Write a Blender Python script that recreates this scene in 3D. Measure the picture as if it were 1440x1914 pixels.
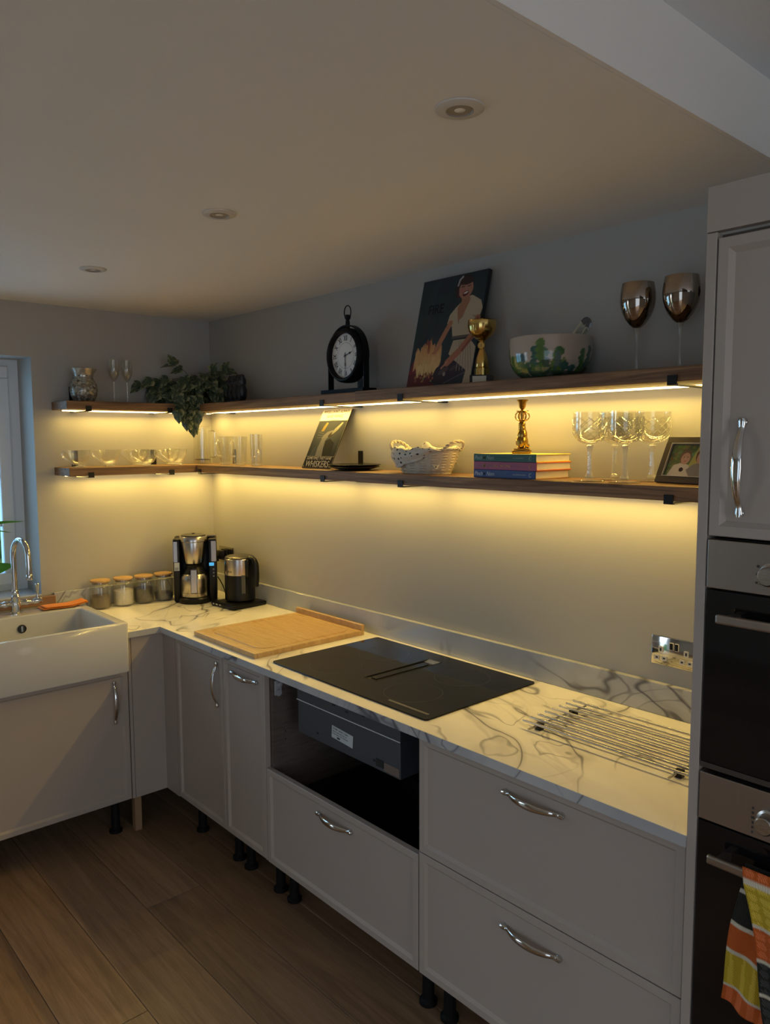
import bpy, bmesh, math, random
import numpy as np
from mathutils import Vector, Matrix, noise
PI = math.pi
R = math.radians
for o in list(bpy.data.objects):
    bpy.data.objects.remove(o)
scene = bpy.context.scene
C = scene.collection

# ------------------------------------------------------------------ camera
def cam_axes(yaw, pitch, roll):
    cy, sy, cp, sp = math.cos(yaw), math.sin(yaw), math.cos(pitch), math.sin(pitch)
    f = Vector((cy*cp, sy*cp, sp)); r = Vector((sy, -cy, 0)); u = r.cross(f)
    c, s = math.cos(roll), math.sin(roll)
    return c*r + s*u, -s*r + c*u, f
cam_data = bpy.data.cameras.new('camera')
cam_data.sensor_fit = 'HORIZONTAL'; cam_data.sensor_width = 36.0
cam_data.lens = 36.0*1438.84/1440.0
cam_data.clip_start = 0.02
cam = bpy.data.objects.new('camera', cam_data); C.objects.link(cam)
r_, u_, f_ = cam_axes(R(138.326), R(-5.3706), R(-0.2478))
M = Matrix((r_, u_, -f_)).transposed().to_4x4()
M.translation = Vector((3.7416, -2.0787, 1.7191))
cam.matrix_world = M
scene.camera = cam

# ------------------------------------------------------------------ world, lights, exposure
vs = scene.view_settings
vs.view_transform = 'Standard'; vs.look = 'None'; vs.gamma = 1.0; vs.use_curve_mapping = False
vs.exposure = 0.0
world = bpy.data.worlds.new('world'); scene.world = world; world.use_nodes = True
bg = world.node_tree.nodes['Background']
bg.inputs[0].default_value = (0.62, 0.80, 1.0, 1); bg.inputs[1].default_value = 1.6

def area(name, loc, direction, sx, sy, power, color, spread=180):
    d = bpy.data.lights.new(name, 'AREA'); d.shape = 'RECTANGLE'; d.size = sx; d.size_y = sy
    d.energy = power; d.color = color; d.spread = R(spread)
    o = bpy.data.objects.new(name, d); C.objects.link(o); o.location = loc
    o.rotation_euler = Vector(direction).to_track_quat('-Z', 'Y').to_euler()
    return o
LED = (1.0, 0.69, 0.155)
DAY = (1.0, 0.93, 0.86)
LEDP = 4.5                       # watts per metre of strip
# daylight through the glazed doors of the extension behind the camera, and through the sink window, plus two added fills
area('daylight_patio_doors', (5.6, -5.30, 1.25), (0, 1, -1.7), 3.0, 2.1, 30, DAY, 120)
area('fill_end_wall', (8.05, -2.3, 1.35), (-1, 0, -0.25), 2.0, 1.9, 15, (1.0, 0.84, 0.68), 160)  # added fill at an unseen opening, warm to brighten the ceiling step
area('fill_left_wall', (-0.45, -3.65, 1.1), (1, 0.1, -0.45), 1.3, 1.8, 13, (0.80, 0.90, 1.0), 150)  # added fill at an unseen opening, brightens drawer fronts and ceiling from the left
area('daylight_sink_window', (-0.5, -1.6, 1.62), (1, 0, -0.12), 1.1, 1.2, 20, (0.26, 0.60, 1.0))
# the LED strips under the shelves, each light as long as its strip
def led_light(name, a, b, outward):
    a, b = Vector(a), Vector(b); L = (b-a).length
    d = bpy.data.lights.new(name, 'AREA'); d.shape = 'RECTANGLE'; d.size = L; d.size_y = 0.008
    d.energy = LEDP*L; d.color = LED
    o = bpy.data.objects.new(name, d); C.objects.link(o); o.location = (a+b)/2
    n = Vector(outward)*math.sin(R(18))+Vector((0, 0, -math.cos(R(18))))       # angled channel: tipped away from the wall
    X = (b-a).normalized(); Zl = -n; Yl = Zl.cross(X)
    m = Matrix((X, Yl, Zl)).transposed().to_4x4(); m.translation = (a+b)/2; o.matrix_world = m
for nm, z in (('lower', 1.5538), ('upper', 1.8568)):
    led_light('led_light_%s_long' % nm, (0.08, -0.058, z), (3.0, -0.058, z), (0, -1, 0))
    led_light('led_light_%s_short' % nm, (0.058, -0.80, z), (0.058, -0.08, z), (1, 0, 0))

# ------------------------------------------------------------------ materials
MATS = {}
def newmat(name):
    m = bpy.data.materials.new(name); m.use_nodes = True
    nt = m.node_tree; b = nt.nodes['Principled BSDF']
    MATS[name] = m
    return m, nt, b
def mat(name, col, rough=0.5, metal=0.0, bump=0, bscale=40, spec=0.5, var=0.0, vscale=6, emit=None, es=0, coat=0):
    if name in MATS: return MATS[name]
    m, nt, b = newmat(name)
    b.inputs['Base Color'].default_value = (*col, 1)
    b.inputs['Roughness'].default_value = rough; b.inputs['Metallic'].default_value = metal
    b.inputs['Specular IOR Level'].default_value = spec
    if coat: b.inputs['Coat Weight'].default_value = coat; b.inputs['Coat Roughness'].default_value = 0.05
    if emit: b.inputs['Emission Color'].default_value = (*emit, 1); b.inputs['Emission Strength'].default_value = es
    tc = nt.nodes.new('ShaderNodeTexCoord')
    n = nt.nodes.new('ShaderNodeTexNoise'); n.inputs['Scale'].default_value = vscale; n.inputs['Detail'].default_value = 4
    nt.links.new(tc.outputs['Object'], n.inputs['Vector'])
    mx = nt.nodes.new('ShaderNodeMix'); mx.data_type = 'RGBA'
    nt.links.new(n.outputs['Fac'], mx.inputs[0])
    v = max(var, 0.01)
    mx.inputs[6].default_value = (*[c*(1-v) for c in col], 1); mx.inputs[7].default_value = (*[min(1, c*(1+v)) for c in col], 1)
    nt.links.new(mx.outputs[2], b.inputs['Base Color'])
    if bump:
        n2 = nt.nodes.new('ShaderNodeTexNoise'); n2.inputs['Scale'].default_value = bscale; n2.inputs['Detail'].default_value = 3
        nt.links.new(tc.outputs['Object'], n2.inputs['Vector'])
        bp = nt.nodes.new('ShaderNodeBump'); bp.inputs['Strength'].default_value = bump; bp.inputs['Distance'].default_value = 0.002
        nt.links.new(n2.outputs['Fac'], bp.inputs['Height']); nt.links.new(bp.outputs[0], b.inputs['Normal'])
    return m
def ramp(nt, stops, fac):
    r = nt.nodes.new('ShaderNodeValToRGB'); e = r.color_ramp.elements
    while len(e) < len(stops): e.new(0.5)
    for i, (p, c) in enumerate(stops): e[i].position = p; e[i].color = (*c, 1) if len(c) == 3 else c
    nt.links.new(fac, r.inputs[0]); return r
def noise_node(nt, vec, scale, detail=4, dist=0, mapscale=None, rough=0.5):
    if mapscale:
        mp = nt.nodes.new('ShaderNodeMapping'); mp.inputs['Scale'].default_value = mapscale
        nt.links.new(vec, mp.inputs[0]); vec = mp.outputs[0]
    n = nt.nodes.new('ShaderNodeTexNoise'); n.inputs['Scale'].default_value = scale; n.inputs['Detail'].default_value = detail
    n.inputs['Distortion'].default_value = dist; n.inputs['Roughness'].default_value = rough
    nt.links.new(vec, n.inputs['Vector']); return n
def objrand(nt):
    # a per-piece offset so that boards sharing one mesh do not share one grain
    tc = nt.nodes.new('ShaderNodeTexCoord'); oi = nt.nodes.new('ShaderNodeObjectInfo')
    mul = nt.nodes.new('ShaderNodeMath'); mul.operation = 'MULTIPLY'; mul.inputs[1].default_value = 37.0
    nt.links.new(oi.outputs['Random'], mul.inputs[0])
    add = nt.nodes.new('ShaderNodeVectorMath'); add.operation = 'ADD'
    nt.links.new(tc.outputs['Object'], add.inputs[0]); nt.links.new(mul.outputs[0], add.inputs[1])
    return add.outputs[0], oi.outputs['Random'], tc
def wood(name, c0, c1, c2, mapscale, rough=0.6, var=0.0, knots=False, bump=0.25):
    m, nt, b = newmat(name)
    vec, rnd, tc = objrand(nt)
    n = noise_node(nt, vec, 6, 6, 1.2, mapscale, 0.6)
    rp = ramp(nt, [(0.30, c0), (0.5, c1), (0.72, c2)], n.outputs['Fac'])
    out = rp.outputs[0]
    n3 = noise_node(nt, vec, 60, 3, 0, (mapscale[0], mapscale[1], mapscale[2]))
    mx = nt.nodes.new('ShaderNodeMix'); mx.data_type = 'RGBA'; mx.blend_type = 'MULTIPLY'; mx.inputs[0].default_value = 0.35
    r3 = ramp(nt, [(0.35, (0.6, 0.6, 0.6)), (0.6, (1, 1, 1))], n3.outputs['Fac'])
    nt.links.new(out, mx.inputs[6]); nt.links.new(r3.outputs[0], mx.inputs[7]); out = mx.outputs[2]
    if knots:
        v = nt.nodes.new('ShaderNodeTexVoronoi'); v.inputs['Scale'].default_value = 3.4
        mp = nt.nodes.new('ShaderNodeMapping'); mp.inputs['Scale'].default_value = (0.9, 0.9, 3.0)
        nt.links.new(vec, mp.inputs[0]); nt.links.new(mp.outputs[0], v.inputs['Vector'])
        rk = ramp(nt, [(0.0, (0.16, 0.09, 0.05)), (0.05, (0.35, 0.25, 0.18)), (0.10, (1, 1, 1))], v.outputs['Distance'])
        mk = nt.nodes.new('ShaderNodeMix'); mk.data_type = 'RGBA'; mk.blend_type = 'MULTIPLY'; mk.inputs[0].default_value = 0.9
        nt.links.new(out, mk.inputs[6]); nt.links.new(rk.outputs[0], mk.inputs[7]); out = mk.outputs[2]
    if var:
        mv = nt.nodes.new('ShaderNodeMapRange'); mv.inputs[3].default_value = 1-var; mv.inputs[4].default_value = 1+var
        nt.links.new(rnd, mv.inputs[0])
        ms = nt.nodes.new('ShaderNodeVectorMath'); ms.operation = 'SCALE'
        nt.links.new(out, ms.inputs[0]); nt.links.new(mv.outputs[0], ms.inputs['Scale']); out = ms.outputs[0]
    nt.links.new(out, b.inputs['Base Color']); b.inputs['Roughness'].default_value = rough
    bp = nt.nodes.new('ShaderNodeBump'); bp.inputs['Strength'].default_value = bump; bp.inputs['Distance'].default_value = 0.001
    nt.links.new(n.outputs['Fac'], bp.inputs['Height']); nt.links.new(bp.outputs[0], b.inputs['Normal'])
    return m
def marble(name, base, base2, vein, rough=0.18, seed=0.0):
    m, nt, b = newmat(name)
    tc = nt.nodes.new('ShaderNodeTexCoord'); mp = nt.nodes.new('ShaderNodeMapping')
    mp.inputs['Location'].default_value = (seed, seed*0.7, 0); mp.inputs['Rotation'].default_value = (0.2, 0.1, 0.5)
    nt.links.new(tc.outputs['Object'], mp.inputs[0]); vec = mp.outputs[0]
    cloud = noise_node(nt, vec, 3.0, 5, 0.6, (0.6, 1.6, 1.0))
    rc = ramp(nt, [(0.40, base), (0.72, base2)], cloud.outputs['Fac'])
    out = rc.outputs[0]
    mask = noise_node(nt, vec, 1.9, 2, 0.3)
    for k, (sc, w, ms, dd, lo, hi, st, det) in enumerate(((1.5, 0.011, (1.0, 1.3, 1.2), 0.9, 0.44, 0.58, 0.80, 3), (1.5, 0.060, (1.0, 1.3, 1.2), 0.9, 0.46, 0.62, 0.22, 3), (3.6, 0.016, (0.8, 1.5, 1.3), 0.7, 0.50, 0.64, 0.55, 2.5), (2.6, 0.030, (0.35, 2.4, 1.2), 0.5, 0.42, 0.70, 0.20, 3))):
        n = noise_node(nt, vec, sc, det, dd, ms, 0.5)
        sb = nt.nodes.new('ShaderNodeMath'); sb.operation = 'SUBTRACT'; sb.inputs[1].default_value = 0.5
        ab = nt.nodes.new('ShaderNodeMath'); ab.operation = 'ABSOLUTE'
        nt.links.new(n.outputs['Fac'], sb.inputs[0]); nt.links.new(sb.outputs[0], ab.inputs[0])
        mr = nt.nodes.new('ShaderNodeMapRange'); mr.interpolation_type = 'SMOOTHSTEP'; mr.inputs[1].default_value = 0.0; mr.inputs[2].default_value = w; mr.inputs[3].default_value = 1; mr.inputs[4].default_value = 0
        nt.links.new(ab.outputs[0], mr.inputs[0])
        mm = nt.nodes.new('ShaderNodeMapRange'); mm.interpolation_type = 'SMOOTHSTEP'; mm.inputs[1].default_value = lo; mm.inputs[2].default_value = hi; mm.inputs[4].default_value = st
        nt.links.new(mask.outputs['Fac'], mm.inputs[0])
        mu = nt.nodes.new('ShaderNodeMath'); mu.operation = 'MULTIPLY'
        nt.links.new(mr.outputs[0], mu.inputs[0]); nt.links.new(mm.outputs[0], mu.inputs[1])
        mx = nt.nodes.new('ShaderNodeMix'); mx.data_type = 'RGBA'
        nt.links.new(mu.outputs[0], mx.inputs[0]); nt.links.new(out, mx.inputs[6]); mx.inputs[7].default_value = (*vein, 1)
        out = mx.outputs[2]
    nt.links.new(out, b.inputs['Base Color']); b.inputs['Roughness'].default_value = rough
    return m
def steel(name, col, rough=0.28, ms=(1, 1, 60), aniso=0.3):
    m, nt, b = newmat(name)
    tc = nt.nodes.new('ShaderNodeTexCoord')
    n = noise_node(nt, tc.outputs['Object'], 8, 3, 0, ms)
    mr = nt.nodes.new('ShaderNodeMapRange'); mr.inputs[3].default_value = rough*0.8; mr.inputs[4].default_value = rough*1.3
    nt.links.new(n.outputs['Fac'], mr.inputs[0]); nt.links.new(mr.outputs[0], b.inputs['Roughness'])
    b.inputs['Base Color'].default_value = (*col, 1); b.inputs['Metallic'].default_value = 1
    return m
def thin_glass(name, tint=(0.95, 0.95, 0.93), refl=0.06, edge=0.5, ribs=0, bump=0.0, rough=0.02, body=0.0):
    # thin-walled clear glass: straight-through transmission plus a mirror coat that grows at the rim
    m = bpy.data.materials.new(name); m.use_nodes = True; nt = m.node_tree; nt.nodes.clear(); MATS[name] = m
    out = nt.nodes.new('ShaderNodeOutputMaterial'); tr = nt.nodes.new('ShaderNodeBsdfTransparent'); gl = nt.nodes.new('ShaderNodeBsdfGlossy')
    tr.inputs[0].default_value = (*tint, 1); gl.inputs['Roughness'].default_value = rough
    gl.inputs[0].default_value = (1, 1, 1, 1)
    lw = nt.nodes.new('ShaderNodeLayerWeight'); lw.inputs[0].default_value = 0.35
    mr = nt.nodes.new('ShaderNodeMapRange'); mr.inputs[1].default_value = 0.0; mr.inputs[2].default_value = 1.0
    mr.inputs[3].default_value = refl; mr.inputs[4].default_value = edge
    nt.links.new(lw.outputs['Facing'], mr.inputs[0])
    mx = nt.nodes.new('ShaderNodeMixShader')
    nt.links.new(mr.outputs[0], mx.inputs[0]); nt.links.new(tr.outputs[0], mx.inputs[1]); nt.links.new(gl.outputs[0], mx.inputs[2])
    last = mx.outputs[0]
    if body:
        df = nt.nodes.new('ShaderNodeBsdfDiffuse'); df.inputs[0].default_value = (0.85, 0.85, 0.8, 1)
        m2 = nt.nodes.new('ShaderNodeMixShader'); m2.inputs[0].default_value = body
        nt.links.new(last, m2.inputs[1]); nt.links.new(df.outputs[0], m2.inputs[2]); last = m2.outputs[0]
    if bump:
        tc = nt.nodes.new('ShaderNodeTexCoord')
        n = noise_node(nt, tc.outputs['Object'], 60, 2)
        bp = nt.nodes.new('ShaderNodeBump'); bp.inputs['Strength'].default_value = bump; bp.inputs['Distance'].default_value = 0.004
        nt.links.new(n.outputs['Fac'], bp.inputs['Height']); nt.links.new(bp.outputs[0], gl.inputs['Normal']); nt.links.new(bp.outputs[0], lw.inputs['Normal'])
    nt.links.new(last, out.inputs[0])
    return m
def print_mat(name, rough=0.5, spec=0.5):
    m, nt, b = newmat(name)
    a = nt.nodes.new('ShaderNodeVertexColor'); a.layer_name = 'Col'
    nt.links.new(a.outputs[0], b.inputs['Base Color']); b.inputs['Roughness'].default_value = rough
    b.inputs['Specular IOR Level'].default_value = spec
    return m

m_wall = mat('wall_paint', (0.405, 0.388, 0.355), 0.75, bump=0.08, bscale=90, var=0.015, vscale=2)
m_ceil = mat('ceiling_paint', (0.80, 0.76, 0.71), 0.85, bump=0.05, bscale=60)
m_cab = mat('cabinet_grey', (0.39, 0.332, 0.285), 0.42, bump=0.05, bscale=120)
m_carc = wood('carcass_board', (0.085, 0.065, 0.055), (0.12, 0.09, 0.075), (0.15, 0.115, 0.10), (1.5, 1.5, 12), 0.6)
m_dark = mat('dark_recess', (0.012, 0.011, 0.010), 0.6)
m_black = mat('black_plastic', (0.006, 0.006, 0.007), 0.30, spec=0.25)
m_blackm = mat('black_matt_metal', (0.006, 0.006, 0.008), 0.5, spec=0.3)
m_chrome = mat('chrome', (0.62, 0.61, 0.59), 0.08, metal=1.0)
m_ceramic = mat('white_ceramic', (0.60, 0.585, 0.55), 0.10, coat=0.5)
m_shelf = wood('reclaimed_pine', (0.11, 0.052, 0.022), (0.23, 0.120, 0.054), (0.36, 0.205, 0.10), (0.35, 5, 9), 0.6, 0.10, knots=True, bump=0.5)
m_floor = wood('oak_floor', (0.20, 0.120, 0.066), (0.29, 0.178, 0.100), (0.37, 0.235, 0.138), (0.25, 4.2, 1), 0.42, 0.22, bump=0.2)
m_marble = marble('marble_laminate', (0.93, 0.89, 0.81), (0.80, 0.76, 0.69), (0.13, 0.12, 0.13), 0.20, 3.1)
m_marble2 = marble('marble_upstand', (0.50, 0.51, 0.53), (0.36, 0.38, 0.41), (0.07, 0.07, 0.09), 0.12, 7.7)
m_bamboo = wood('bamboo', (0.46, 0.27, 0.10), (0.56, 0.35, 0.14), (0.63, 0.42, 0.19), (0.8, 6, 1), 0.4, 0, bump=0.1)
m_beech = wood('beech_lid', (0.44, 0.26, 0.11), (0.52, 0.32, 0.14), (0.58, 0.37, 0.17), (1, 5, 1), 0.5)
m_hob = mat('black_hob_glass', (0.008, 0.008, 0.008), 0.06, spec=0.22)
m_steel = steel('brushed_steel', (0.55, 0.53, 0.50), 0.26)
m_ovst = steel('oven_steel', (0.42, 0.37, 0.33), 0.34, (60, 1, 1))
m_zinc = mat('galvanised_casing', (0.085, 0.095, 0.11), 0.42, metal=0.5, var=0.12, vscale=5)
m_glass = thin_glass('clear_glass', (0.96, 0.96, 0.94), 0.05, 0.45)
m_ribg = thin_glass('ribbed_glass', (0.97, 0.97, 0.95), 0.04, 0.32, body=0.03)
m_cutg = thin_glass('cut_glass', (0.90, 0.90, 0.86), 0.14, 0.85, bump=0.9, body=0.04)
m_solidg = thin_glass('thick_glass_base', (0.93, 0.93, 0.90), 0.10, 0.6, bump=0.5, body=0.22)
m_pane = thin_glass('window_glass', (0.93, 0.96, 0.97), 0.05, 0.7)
m_gold = mat('polished_gold', (0.75, 0.50, 0.16), 0.16, metal=1.0)
m_brass = mat('aged_brass', (0.42, 0.24, 0.05), 0.26, metal=1.0, bump=0.4, bscale=140, var=0.25, vscale=60)
m_smoke = mat('smoked_mirror_glass', (0.42, 0.35, 0.29), 0.06, metal=1.0)
m_white = mat('white_upvc', (0.72, 0.76, 0.80), 0.35)
m_paper = mat('book_pages', (0.78, 0.70, 0.58), 0.8, bump=0.3, bscale=300)
m_led = mat('led_diffuser', (1, 0.9, 0.6), 0.5, emit=(1.0, 0.76, 0.34), es=14.0)
m_label = mat('pale_label', (0.50, 0.54, 0.54), 0.5)
m_ink = mat('dark_ink', (0.03, 0.03, 0.03), 0.6)

# ------------------------------------------------------------------ mesh helpers
def BM(): return bmesh.new()
def bx(bm, x0, x1, y0, y1, z0, z1, bev=0, seg=2):
    vs_ = [bm.verts.new(p) for p in ((x0, y0, z0), (x1, y0, z0), (x1, y1, z0), (x0, y1, z0), (x0, y0, z1), (x1, y0, z1), (x1, y1, z1), (x0, y1, z1))]
    fs = [bm.faces.new([vs_[i] for i in f]) for f in ((0, 3, 2, 1), (4, 5, 6, 7), (0, 1, 5, 4), (1, 2, 6, 5), (2, 3, 7, 6), (3, 0, 4, 7))]
    if bev:
        ed = list({e for f in fs for e in f.edges})
        bmesh.ops.bevel(bm, geom=ed, offset=bev, segments=seg, affect='EDGES', profile=0.5)
    return vs_
def box(*a, **k): bm = BM(); bx(bm, *a, **k); return bm
def lathe(prof, seg=32, bm=None, c=(0, 0, 0), axis='z', sx=1, sy=1, mod=None):
    bm = bm or BM(); rings = []
    for r, z in prof:
        ring = []
        for i in range(seg):
            a = 2*PI*i/seg; rr = r*(mod(a, z) if mod else 1)
            p = Vector((rr*math.cos(a)*sx, rr*math.sin(a)*sy, z))
            if axis == 'y': p = Vector((p.x, p.z, p.y))
            if axis == 'x': p = Vector((p.z, p.x, p.y))
            ring.append(bm.verts.new(p+Vector(c)))
        rings.append(ring)
    for a, b in zip(rings, rings[1:]):
        for i in range(seg):
            j = (i+1) % seg
            bm.faces.new((a[i], a[j], b[j], b[i]))
    for ring in (rings[0], rings[-1]):
        try: bm.faces.new(ring)
        except ValueError: pass
    return bm
def openlathe(prof, **k):
    # closed wall profile given as a loop (outer up, inner down): first and last points meet near the axis
    return lathe(prof, **k)
def frames(pts):
    pts = [Vector(p) for p in pts]; n = len(pts); T = []
    for i in range(n):
        a = pts[max(i-1, 0)]; b = pts[min(i+1, n-1)]
        T.append((b-a).normalized())
    up = Vector((0, 0, 1)) if abs(T[0].z) < 0.9 else Vector((1, 0, 0))
    N = (up-T[0]*up.dot(T[0])).normalized(); out = []
    for i in range(n):
        N = (N-T[i]*N.dot(T[i])).normalized(); out.append((pts[i], T[i], N, T[i].cross(N)))
    return out
def tube(pts, rad, seg=10, bm=None, flat=None, caps=True):
    bm = bm or BM(); rings = []; fr = frames(pts); n = len(pts)
    for i, (p, t, N, B) in enumerate(fr):
        r = rad[i] if isinstance(rad, (list, tuple)) else rad
        r2 = r if flat is None else (flat[i] if isinstance(flat, (list, tuple)) else flat)
        rings.append([bm.verts.new(p+N*(r*math.cos(2*PI*k/seg))+B*(r2*math.sin(2*PI*k/seg))) for k in range(seg)])
    for a, b in zip(rings, rings[1:]):
        for i in range(seg):
            j = (i+1) % seg; bm.faces.new((a[i], a[j], b[j], b[i]))
    if caps:
        bm.faces.new(rings[0][::-1]); bm.faces.new(rings[-1])
    return bm
def smoothpts(pts, n=8):
    P = [Vector(p) for p in pts]; P = [P[0]*2-P[1]]+P+[P[-1]*2-P[-2]]; out = []
    for i in range(1, len(P)-2):
        for k in range(n):
            t = k/n; a, b, c, d = P[i-1:i+3]
            out.append(0.5*((2*b)+(c-a)*t+(2*a-5*b+4*c-d)*t*t+(3*b-a-3*c+d)*t**3))
    out.append(P[-2]); return out
def prism(poly, z0, z1, bm=None):
    bm = bm or BM()
    a = [bm.verts.new((x, y, z0)) for x, y in poly]; b = [bm.verts.new((x, y, z1)) for x, y in poly]
    bm.faces.new(a[::-1]); bm.faces.new(b); n = len(poly)
    for i in range(n):
        j = (i+1) % n; bm.faces.new((a[i], a[j], b[j], b[i]))
    return bm
def rrect(x0, x1, y0, y1, r, n=5):
    out = []
    for cx, cy, a0 in ((x1-r, y0+r, -90), (x1-r, y1-r, 0), (x0+r, y1-r, 90), (x0+r, y0+r, 180)):
        for i in range(n+1):
            a = R(a0+90*i/n); out.append((cx+r*math.cos(a), cy+r*math.sin(a)))
    return out
def xf(bm, m):
    bmesh.ops.transform(bm, matrix=m, verts=bm.verts); return bm
def mv(bm, x=0, y=0, z=0): return xf(bm, Matrix.Translation((x, y, z)))
def rot(bm, ang, ax): return xf(bm, Matrix.Rotation(ang, 4, ax))
def merge(*bms):
    out = bms[0]
    for b in bms[1:]:
        me = bpy.data.meshes.new('tmp'); b.to_mesh(me); out.from_mesh(me); bpy.data.meshes.remove(me); b.free()
    return out
def obj(name, bm, m, parent=None, smooth=False, label=None, keep=False):
    bmesh.ops.recalc_face_normals(bm, faces=bm.faces) if not keep else None
    me = bpy.data.meshes.new(name); bm.to_mesh(me); bm.free()
    if smooth:
        for p in me.polygons: p.use_smooth = True
        try: me.set_sharp_from_angle(angle=R(38))
        except Exception: pass
    o = bpy.data.objects.new(name, me); C.objects.link(o)
    if m: me.materials.append(m)
    if parent is not None: o.parent = parent
    if label: o['label'] = label
    return o
def tag(o, label, cat, group=None, kind=None):
    o['label'] = label; o['category'] = cat
    if group: o['group'] = group
    if kind: o['kind'] = kind
    return o
def thing(name, label, cat, loc=(0, 0, 0), rz=0, group=None):
    o = bpy.data.objects.new(name, None); C.objects.link(o); o.empty_display_size = 0.05
    o.location = loc; o.rotation_euler = (0, 0, rz)
    return tag(o, label, cat, group)
def struct(name, bm, m, **k):
    o = obj(name, bm, m, **k)
    if not k.get('parent'): o['kind'] = 'structure'
    return o
def copy_thing(root, loc, rz, label, group=None):
    c = root.copy(); C.objects.link(c); c.location = loc; c.rotation_euler = (0, 0, rz); c['label'] = label
    if group: c['group'] = group
    for ch in list(root.children):
        d = ch.copy(); C.objects.link(d); d.parent = c
        for g in list(ch.children):
            e = g.copy(); C.objects.link(e); e.parent = d
    return c
def text_bm(s, size, ex=0.0004, shear=0.0, align='CENTER', spacing=1.0, sx=1.0, bold=0.0):
    cu = bpy.data.curves.new('t', 'FONT'); cu.body = s; cu.size = size; cu.extrude = ex; cu.shear = shear; cu.offset = bold
    cu.align_x = align; cu.align_y = 'CENTER'; cu.space_character = spacing; cu.resolution_u = 3
    o = bpy.data.objects.new('t', cu); C.objects.link(o)
    dg = bpy.context.evaluated_depsgraph_get(); dg.update()
    me = bpy.data.meshes.new_from_object(o.evaluated_get(dg))
    bpy.data.objects.remove(o); bpy.data.curves.remove(cu)
    bm = BM(); bm.from_mesh(me); bpy.data.meshes.remove(me)
    if sx != 1: xf(bm, Matrix.Scale(sx, 4, (1, 0, 0)))
    return bm
def front(bm, x, y, z):   # lay an XY drawing upright, facing -y
    rot(bm, PI/2, 'X'); return mv(bm, x, y, z)

# flat prints: a fine grid whose cells carry the printed colour
class Canvas:
    def __init__(s, nx, ny, base=(0, 0, 0)):
        s.nx, s.ny = nx, ny; s.a = np.ones((ny, nx, 3))*np.array(base)
        s.U, s.V = np.meshgrid((np.arange(nx)+.5)/nx, (np.arange(ny)+.5)/ny)
    def put(s, m, c, k=1.0): s.a[m] = s.a[m]*(1-k)+np.array(c)*k
    def ell(s, cx, cy, rx, ry, c, ang=0, k=1.0):
        dx, dy = s.U-cx, s.V-cy; ca, sa = math.cos(ang), math.sin(ang)
        s.put(((dx*ca+dy*sa)/rx)**2+((-dx*sa+dy*ca)/ry)**2 < 1, c, k)
    def poly(s, P, c, k=1.0):
        m = np.zeros(s.U.shape, bool); n = len(P); j = n-1
        for i in range(n):
            xi, yi = P[i]; xj, yj = P[j]
            if yi != yj:
                cond = ((yi > s.V) != (yj > s.V)) & (s.U < (xj-xi)*(s.V-yi)/(yj-yi)+xi); m ^= cond
            j = i
        s.put(m, c, k)
    def line(s, pts, w, c, k=1.0, asp=1.0):
        for (x0, y0), (x1, y1) in zip(pts, pts[1:]):
            dx, dy = x1-x0, (y1-y0)*asp; L = dx*dx+dy*dy+1e-9
            t = np.clip(((s.U-x0)*dx+(s.V-y0)*asp*dy)/L, 0, 1)
            d = np.hypot(s.U-x0-t*dx, (s.V-y0)*asp-t*dy); s.put(d < w, c, k)
    def mesh(s, name, w, h, mt, parent, thick=0.0, off=(0, 0, 0)):
        # grid in XZ facing -y, origin at its lower left corner
        nx, ny = s.nx, s.ny
        X = np.linspace(0, w, nx+1); Z = np.linspace(0, h, ny+1)
        v = [(x+off[0], off[1], z+off[2]) for z in Z for x in X]
        f = [(j*(nx+1)+i, j*(nx+1)+i+1, (j+1)*(nx+1)+i+1, (j+1)*(nx+1)+i) for j in range(ny) for i in range(nx)]
        me = bpy.data.meshes.new(name); me.from_pydata(v, [], f)
        at = me.color_attributes.new('Col', 'FLOAT_COLOR', 'CORNER')
        col = np.ones((ny*nx, 4, 4)); col[:, :, :3] = s.a.reshape(-1, 1, 3)
        at.data.foreach_set('color', col.ravel())
        me.materials.append(mt)
        o = bpy.data.objects.new(name, me); C.objects.link(o); o.parent = parent
        return o

# ================================================================== THE ROOM
H = 2.347; XE, YE = 8.0, -5.2
# left wall with the sink window (opening y -2.05..-0.912, z 1.005..2.103)
wy0, wy1, wz0, wz1 = -2.05, -0.914, 1.004, 2.103
bm = BM()
bx(bm, -0.3, 0, wy1, 0.3, 0, H+0.2); bx(bm, -0.3, 0, YE, -4.3, 0, H+0.2); bx(bm, -0.3, 0, -3.0, wy0, 0, H+0.2); bx(bm, -0.3, 0, -4.3, -3.0, 2.1, H+0.2)  # unseen gap near the back added for the left fill light
bx(bm, -0.3, 0, wy0, wy1, 0, wz0-0.02); bx(bm, -0.3, 0, wy0, wy1, wz1, H+0.2)
wl = struct('wall_left', bm, m_wall)
struct('wall_right', box(-0.3, XE+0.1, 0, 0.2, 0, 2.8), m_wall)
struct('wall_end', merge(box(XE, XE+0.1, YE, -3.4, 0, 2.8), box(XE, XE+0.1, -1.2, 0, 0, 2.8), box(XE, XE+0.1, -3.4, -1.2, 0, 0.3), box(XE, XE+0.1, -3.4, -1.2, 2.4, 2.8)), m_wall)  # unseen gap added for the end wall fill light
bm = BM(); bx(bm, 0, 4.1, YE-0.1, YE, 0, 2.8); bx(bm, 7.1, XE, YE-0.1, YE, 0, 2.8); bx(bm, 4.1, 7.1, YE-0.1, YE, 2.2, 2.8)
struct('wall_back', bm, m_wall)
bm = BM(); bx(bm, 0, 2.9655, YE, 0, H, H+0.2, 0)
struct('ceiling', bm, m_ceil)
struct('trim_1', box(2.966, 2.9761, YE, 0, H, 2.52), m_ceil)['label'] = 'plastered face where the kitchen ceiling steps up'
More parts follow.
